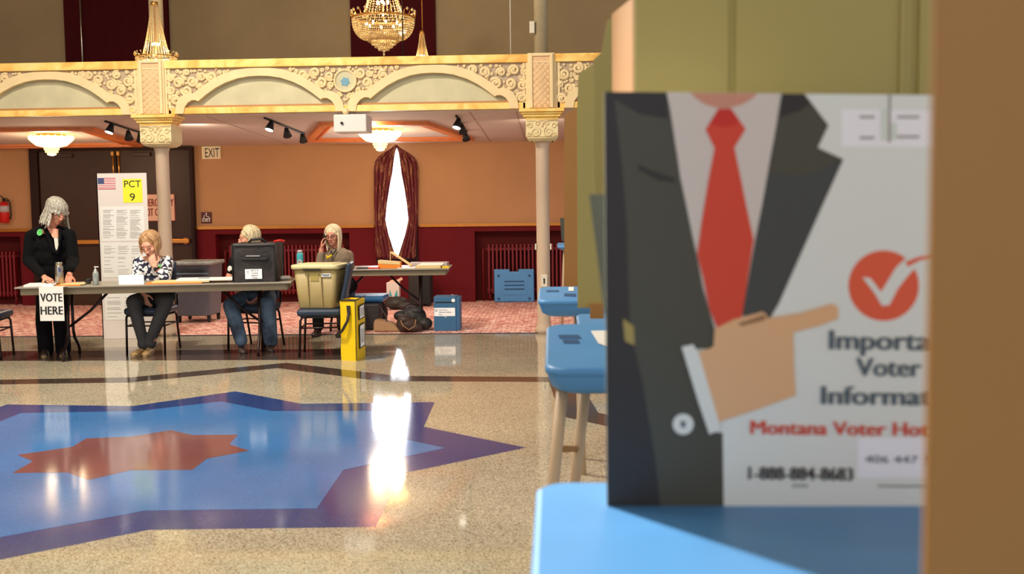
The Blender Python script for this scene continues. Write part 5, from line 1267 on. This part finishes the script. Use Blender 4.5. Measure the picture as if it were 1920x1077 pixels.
# blue shelf glimpsed between booths 2 and 3
m=MB(); b4=thing('voting_booth','low blue booth tray glimpsed just beyond the second booth','voting booth',(.45,5.0,0),'voting booths')
a=F(1086,604,1.0); tray(b4,a.x,.75,a.y,a.y+.35,.99,1.0,th=.05,r=.03,name='tray')
for x in(.3,.65):
    for y in (a.y+.08,a.y+.27): m=MB().use('booleg'); m.tube([(x,y,.95),(x,y,0)],.02,10); m.build('leg',None,b4)
# far booth beyond the column
b5=thing('voting_booth','far voting booth glimpsed between the right column and the tan panel','voting booth',(.6,13.2,.006),'voting booths')
a=PY(1046,460,13.2); tray(b5,a.x,a.x+.6,13.0,13.5,a.z,a.z+.02,th=.06,r=.04)
panel(b5,[(1050,409),(1120,409),(1120,462),(1053,452)],13.45,'suit',name='privacy_panel')
for x in(a.x+.08,a.x+.5):
    m=MB().use('booleg'); m.tube([(x,13.2,a.z-.03),(x-.04,13.2,.006)],.016,8); m.build('leg',None,b5)
# very near brown wing at the right
b0=thing('voting_booth','out of focus brown booth wing filling the right edge of the view','voting booth',(.62,.95,0),'voting booths')
Yn=.92; xe=PY(1743,540,Yn).x
m=MB().use('tan_warm_lit'); m.bb(xe,xe+.55,Yn,Yn+.01,.98,1.98,.004); m.build('side_wing',None,b0)
tray(b0,xe-.02,xe+.6,.35,.9,.99,.99,th=.08,r=.05); legs(b0,xe,xe+.58,.35,.9,.98,.1)
# ---------------- posters
Yq=1.84
t=thing('voter_information_poster','Important Voter Information poster of a pointing man in suit and red tie','poster',(.35,Yq,1.0))
def pp(px,py,k=0): return PY(px,py,Yq-.0006*k)
def poly(mt,pts,k,name,par=t):
    m=MB().use(mt); m.prism([pp(x,y,k) for x,y in pts],(0,.0005 if k else .006,0)); return m.build(name,None,par)
base=poly('pwhite',[(1133,172),(1800,179),(1800,967),(1138,950)],0,'poster_board')
base_=base
def art(mt,pts,k,name): return poly(mt,pts,k,name,base_)
art('suit',[(1133,172),(1250,173),(1262,235),(1275,330),(1300,450),(1324,560),(1342,625),(1342,655),(1280,655),(1330,810),(1355,812),(1357,955),(1200,952),(1138,950)],1,'suit_jacket')
art('suit_d',[(1133.5,172.5),(1249,173.5),(1251,200),(1252,222),(1200,214),(1152,186),(1134,176)],2,'jacket_shade')
art('suit_d',[(1133.5,176),(1152,188),(1165,300),(1175,420),(1178,520),(1182,620),(1205,720),(1228,860),(1238,950),(1138,949),(1136,600)],2,'jacket_shade')
art('pshirt',[(1252,173.5),(1463,175.5),(1455,240),(1441,330),(1425,430),(1410,500),(1395,560),(1372,620),(1342,620),(1318,540),(1300,440),(1282,360),(1268,280),(1259,220)],2,'shirt')
art('pskin2',[(1295,174),(1420,175.3),(1412,184),(1392,196),(1368,203),(1345,203),(1322,196),(1304,184)],3,'neck')
art('pred',[(1347,204),(1371,204),(1398,242),(1377,277),(1388,330),(1400,390),(1413,450),(1404,510),(1392,590),(1386,615),(1345,617),(1330,580),(1318,520),(1307,478),(1315,420),(1328,340),(1340,278),(1323,243)],4,'red_tie')
art('pred_d',[(1347,205),(1371,205),(1387,228),(1376,236),(1352,238),(1331,232)],5,'tie_knot')
art('lapel',[(1466,175.5),(1508,176),(1553,235),(1533,277),(1581,299),(1540,390),(1500,480),(1460,570),(1443,598),(1391,592),(1402,530),(1416,450),(1430,380),(1444,300),(1457,230)],3,'lapel')
art('suit',[(1466,178),(1508,178),(1553,235),(1533,277),(1575,297),(1550,316),(1500,330),(1444,326),(1457,236)],4,'lapel')
art('suit_d',[(1466,176.5),(1508,177),(1521,193),(1500,208),(1461,220)],5,'jacket_shade')
art('suit_d',[(1196,309),(1215,318),(1262,334),(1268,342),(1235,338),(1198,318)],3,'pocket_line')
def rnd_poly(cx_,cy_,r,n=40): return [(cx_+r*math.cos(2*PI*k/n),cy_+r*math.sin(2*PI*k/n)) for k in range(n)]
# badge with tick
badge=[(cx_,cy_) for cx_,cy_ in rnd_poly(1657,536,66,56)]
art('porange',badge,1,'tick_badge')
art('pwhite',[(1617,520),(1632,522),(1652,548),(1680,502),(1697,486),(1712,474),(1742,465),(1742,480),(1722,496),(1700,520),(1683,542),(1668,572),(1654,574),(1640,550)],2,'tick_mark')
art('porange',[(1697,492),(1722,482),(1750,477),(1780,476),(1780,480),(1750,482),(1724,489),(1703,500)],3,'tick_swoosh')
art('pskin',[(1340,617),(1375,600),(1430,585),(1437,590),(1440,597),(1500,588),(1560,570),(1571,577),(1571,598),(1540,610),(1487,624),(1489,700),(1492,742),(1420,768),(1347,792),(1330,745),(1308,663),(1338,650)],6,'pointing_hand')
art('tanbag',[(1384,607),(1432,590),(1438,597),(1430,602),(1390,612)],7,'finger_crease')
art('pwhite',[(1278,651),(1300,646),(1312,668),(1330,730),(1352,806),(1330,815),(1308,750)],7,'shirt_cuff')
art('pwhite',rnd_poly(1281,796,19.5),2,'cuff_button'); art('inkg',[(1276,790),(1286,791),(1284,803),(1277,801)],3,'button_holes')
art('tan_cool_shade',[(1168,598),(1188,612),(1190,648),(1172,640)],3,'gold_pin')
def ptext(mt,rows,k=3):
    m=MB().use(mt)
    s_=(Yq)/2000
    for tx,px,py,h,w,of in rows:
        u=(pp(px+50,py+.6,k)-pp(px,py,k)).normalized(); m.text(tx,pp(px,py,k),u,Z,h*s_,w*s_,of,cx=False,depth=.0006)
    return m.build('lettering',None,base_)
ptext('inkg',[('Important',1556,655,38,232,.03),('Voter',1606,705,36,118,.03),('Information',1541,758,36,272,.03)])
ptext('pred',[('Montana Voter Hotline',1408,814,27,385,.018)])
ptext('ink',[('1-888-884-8683',1404,899,24,194,.02)])
ptext('inkg',[('(VOTE)',1486,913,5,28,.02),('montanavotes',1647,913,5,90,.02)])
art('label',[(1578,206),(1790,208),(1790,276),(1578,274)],1,'white_sticker'); art('tape',[(1652,204),(1664,204),(1665,264),(1653,264)],3,'tape_strip'); art('tape',[(1671,230),(1682,230),(1682,262),(1671,262)],3,'tape_strip')
art('pgrey',[(1666,178),(1671,178),(1670,268),(1665,268)],2,'board_crease')
for y_,x_,w_ in((217,1612,28),(217,1682,42),(256,1612,28),(254,1682,42)): art('pgrey',[(x_,y_),(x_+w_,y_),(x_+w_,y_+5),(x_,y_+5)],3,'print_line')
art('label',[(1608,822),(1790,822),(1790,896),(1608,896)],1,'white_sticker'); ptext('inkg',[('406 447 5000',1622,868,14,165,.0)],4)
# second dark placard leaning behind
m=MB().use('suit'); Yd=1.93
m.prism([PY(1105,365,Yd),PY(1560,352,Yd),PY(1560,925,Yd),PY(1176,925,Yd)],(0,.006,0)); o=m.build('dark_placard'); tag(o,'dark placard leaning askew behind the voter information poster','placard')
# ================================================================ LIGHT
def area(name,loc,target,size,e,col,spread=180):
    ld=bpy.data.lights.new(name,'AREA'); ld.size=size; ld.energy=e; ld.color=col; ld.spread=math.radians(spread)
    o=bpy.data.objects.new(name,ld); COL.objects.link(o); o.location=loc; d=Vector(target)-Vector(loc); o.rotation_euler=d.to_track_quat('-Z','Y').to_euler(); return o
area('hall_light_key',(-4.5,8.2,6.3),(-1.5,8,0),.9,560,(1,.9,.76))
area('hall_light_centre',(-2.5,3.5,6.6),(-2.8,11.5,1.6),2.0,300,(1,.9,.76))
area('hall_light_left',(-9,4.5,6.6),(-6,11,1.2),2.0,230,(1,.86,.68))
sd_=bpy.data.lights.new('added_booth_spot','SPOT'); sd_.energy=9000; sd_.spot_size=math.radians(13); sd_.spot_blend=.7; sd_.shadow_soft_size=.16; sd_.color=(1,.95,.88)  # unseen spot added to make the light patch on the nearest booth tray
so_=bpy.data.objects.new('added_booth_spot',sd_); COL.objects.link(so_); so_.location=(-5,8.2,6.2); so_.rotation_euler=(Vector((.12,1.45,.85))-so_.location).to_track_quat('-Z','Y').to_euler()
area('window_daylight',(-2.7,WY-.3,1.7),(-2.7,10,.3),.35,10,(.85,.93,1))
for x in (-9.5,-4.6,-2.4,-.2): 
    area('underbalcony_downlight',(x,13.4,2.5),(x,15.2,.6),.25,14,(1,.8,.6))
for x in (-9,-5,-1,3):
    area('upper_wall_light',(x,13.4,5.6),(x,16.7,4.2),.6,10,(1,.86,.66))
w=bpy.data.worlds.new('world'); SC.world=w; w.use_nodes=True; w.node_tree.nodes['Background'].inputs[0].default_value=(.86,.9,1,1); w.node_tree.nodes['Background'].inputs[1].default_value=1.08
SC.view_settings.view_transform='Standard'; SC.view_settings.look='None'; SC.view_settings.gamma=1; SC.view_settings.use_curve_mapping=False; SC.view_settings.exposure=0
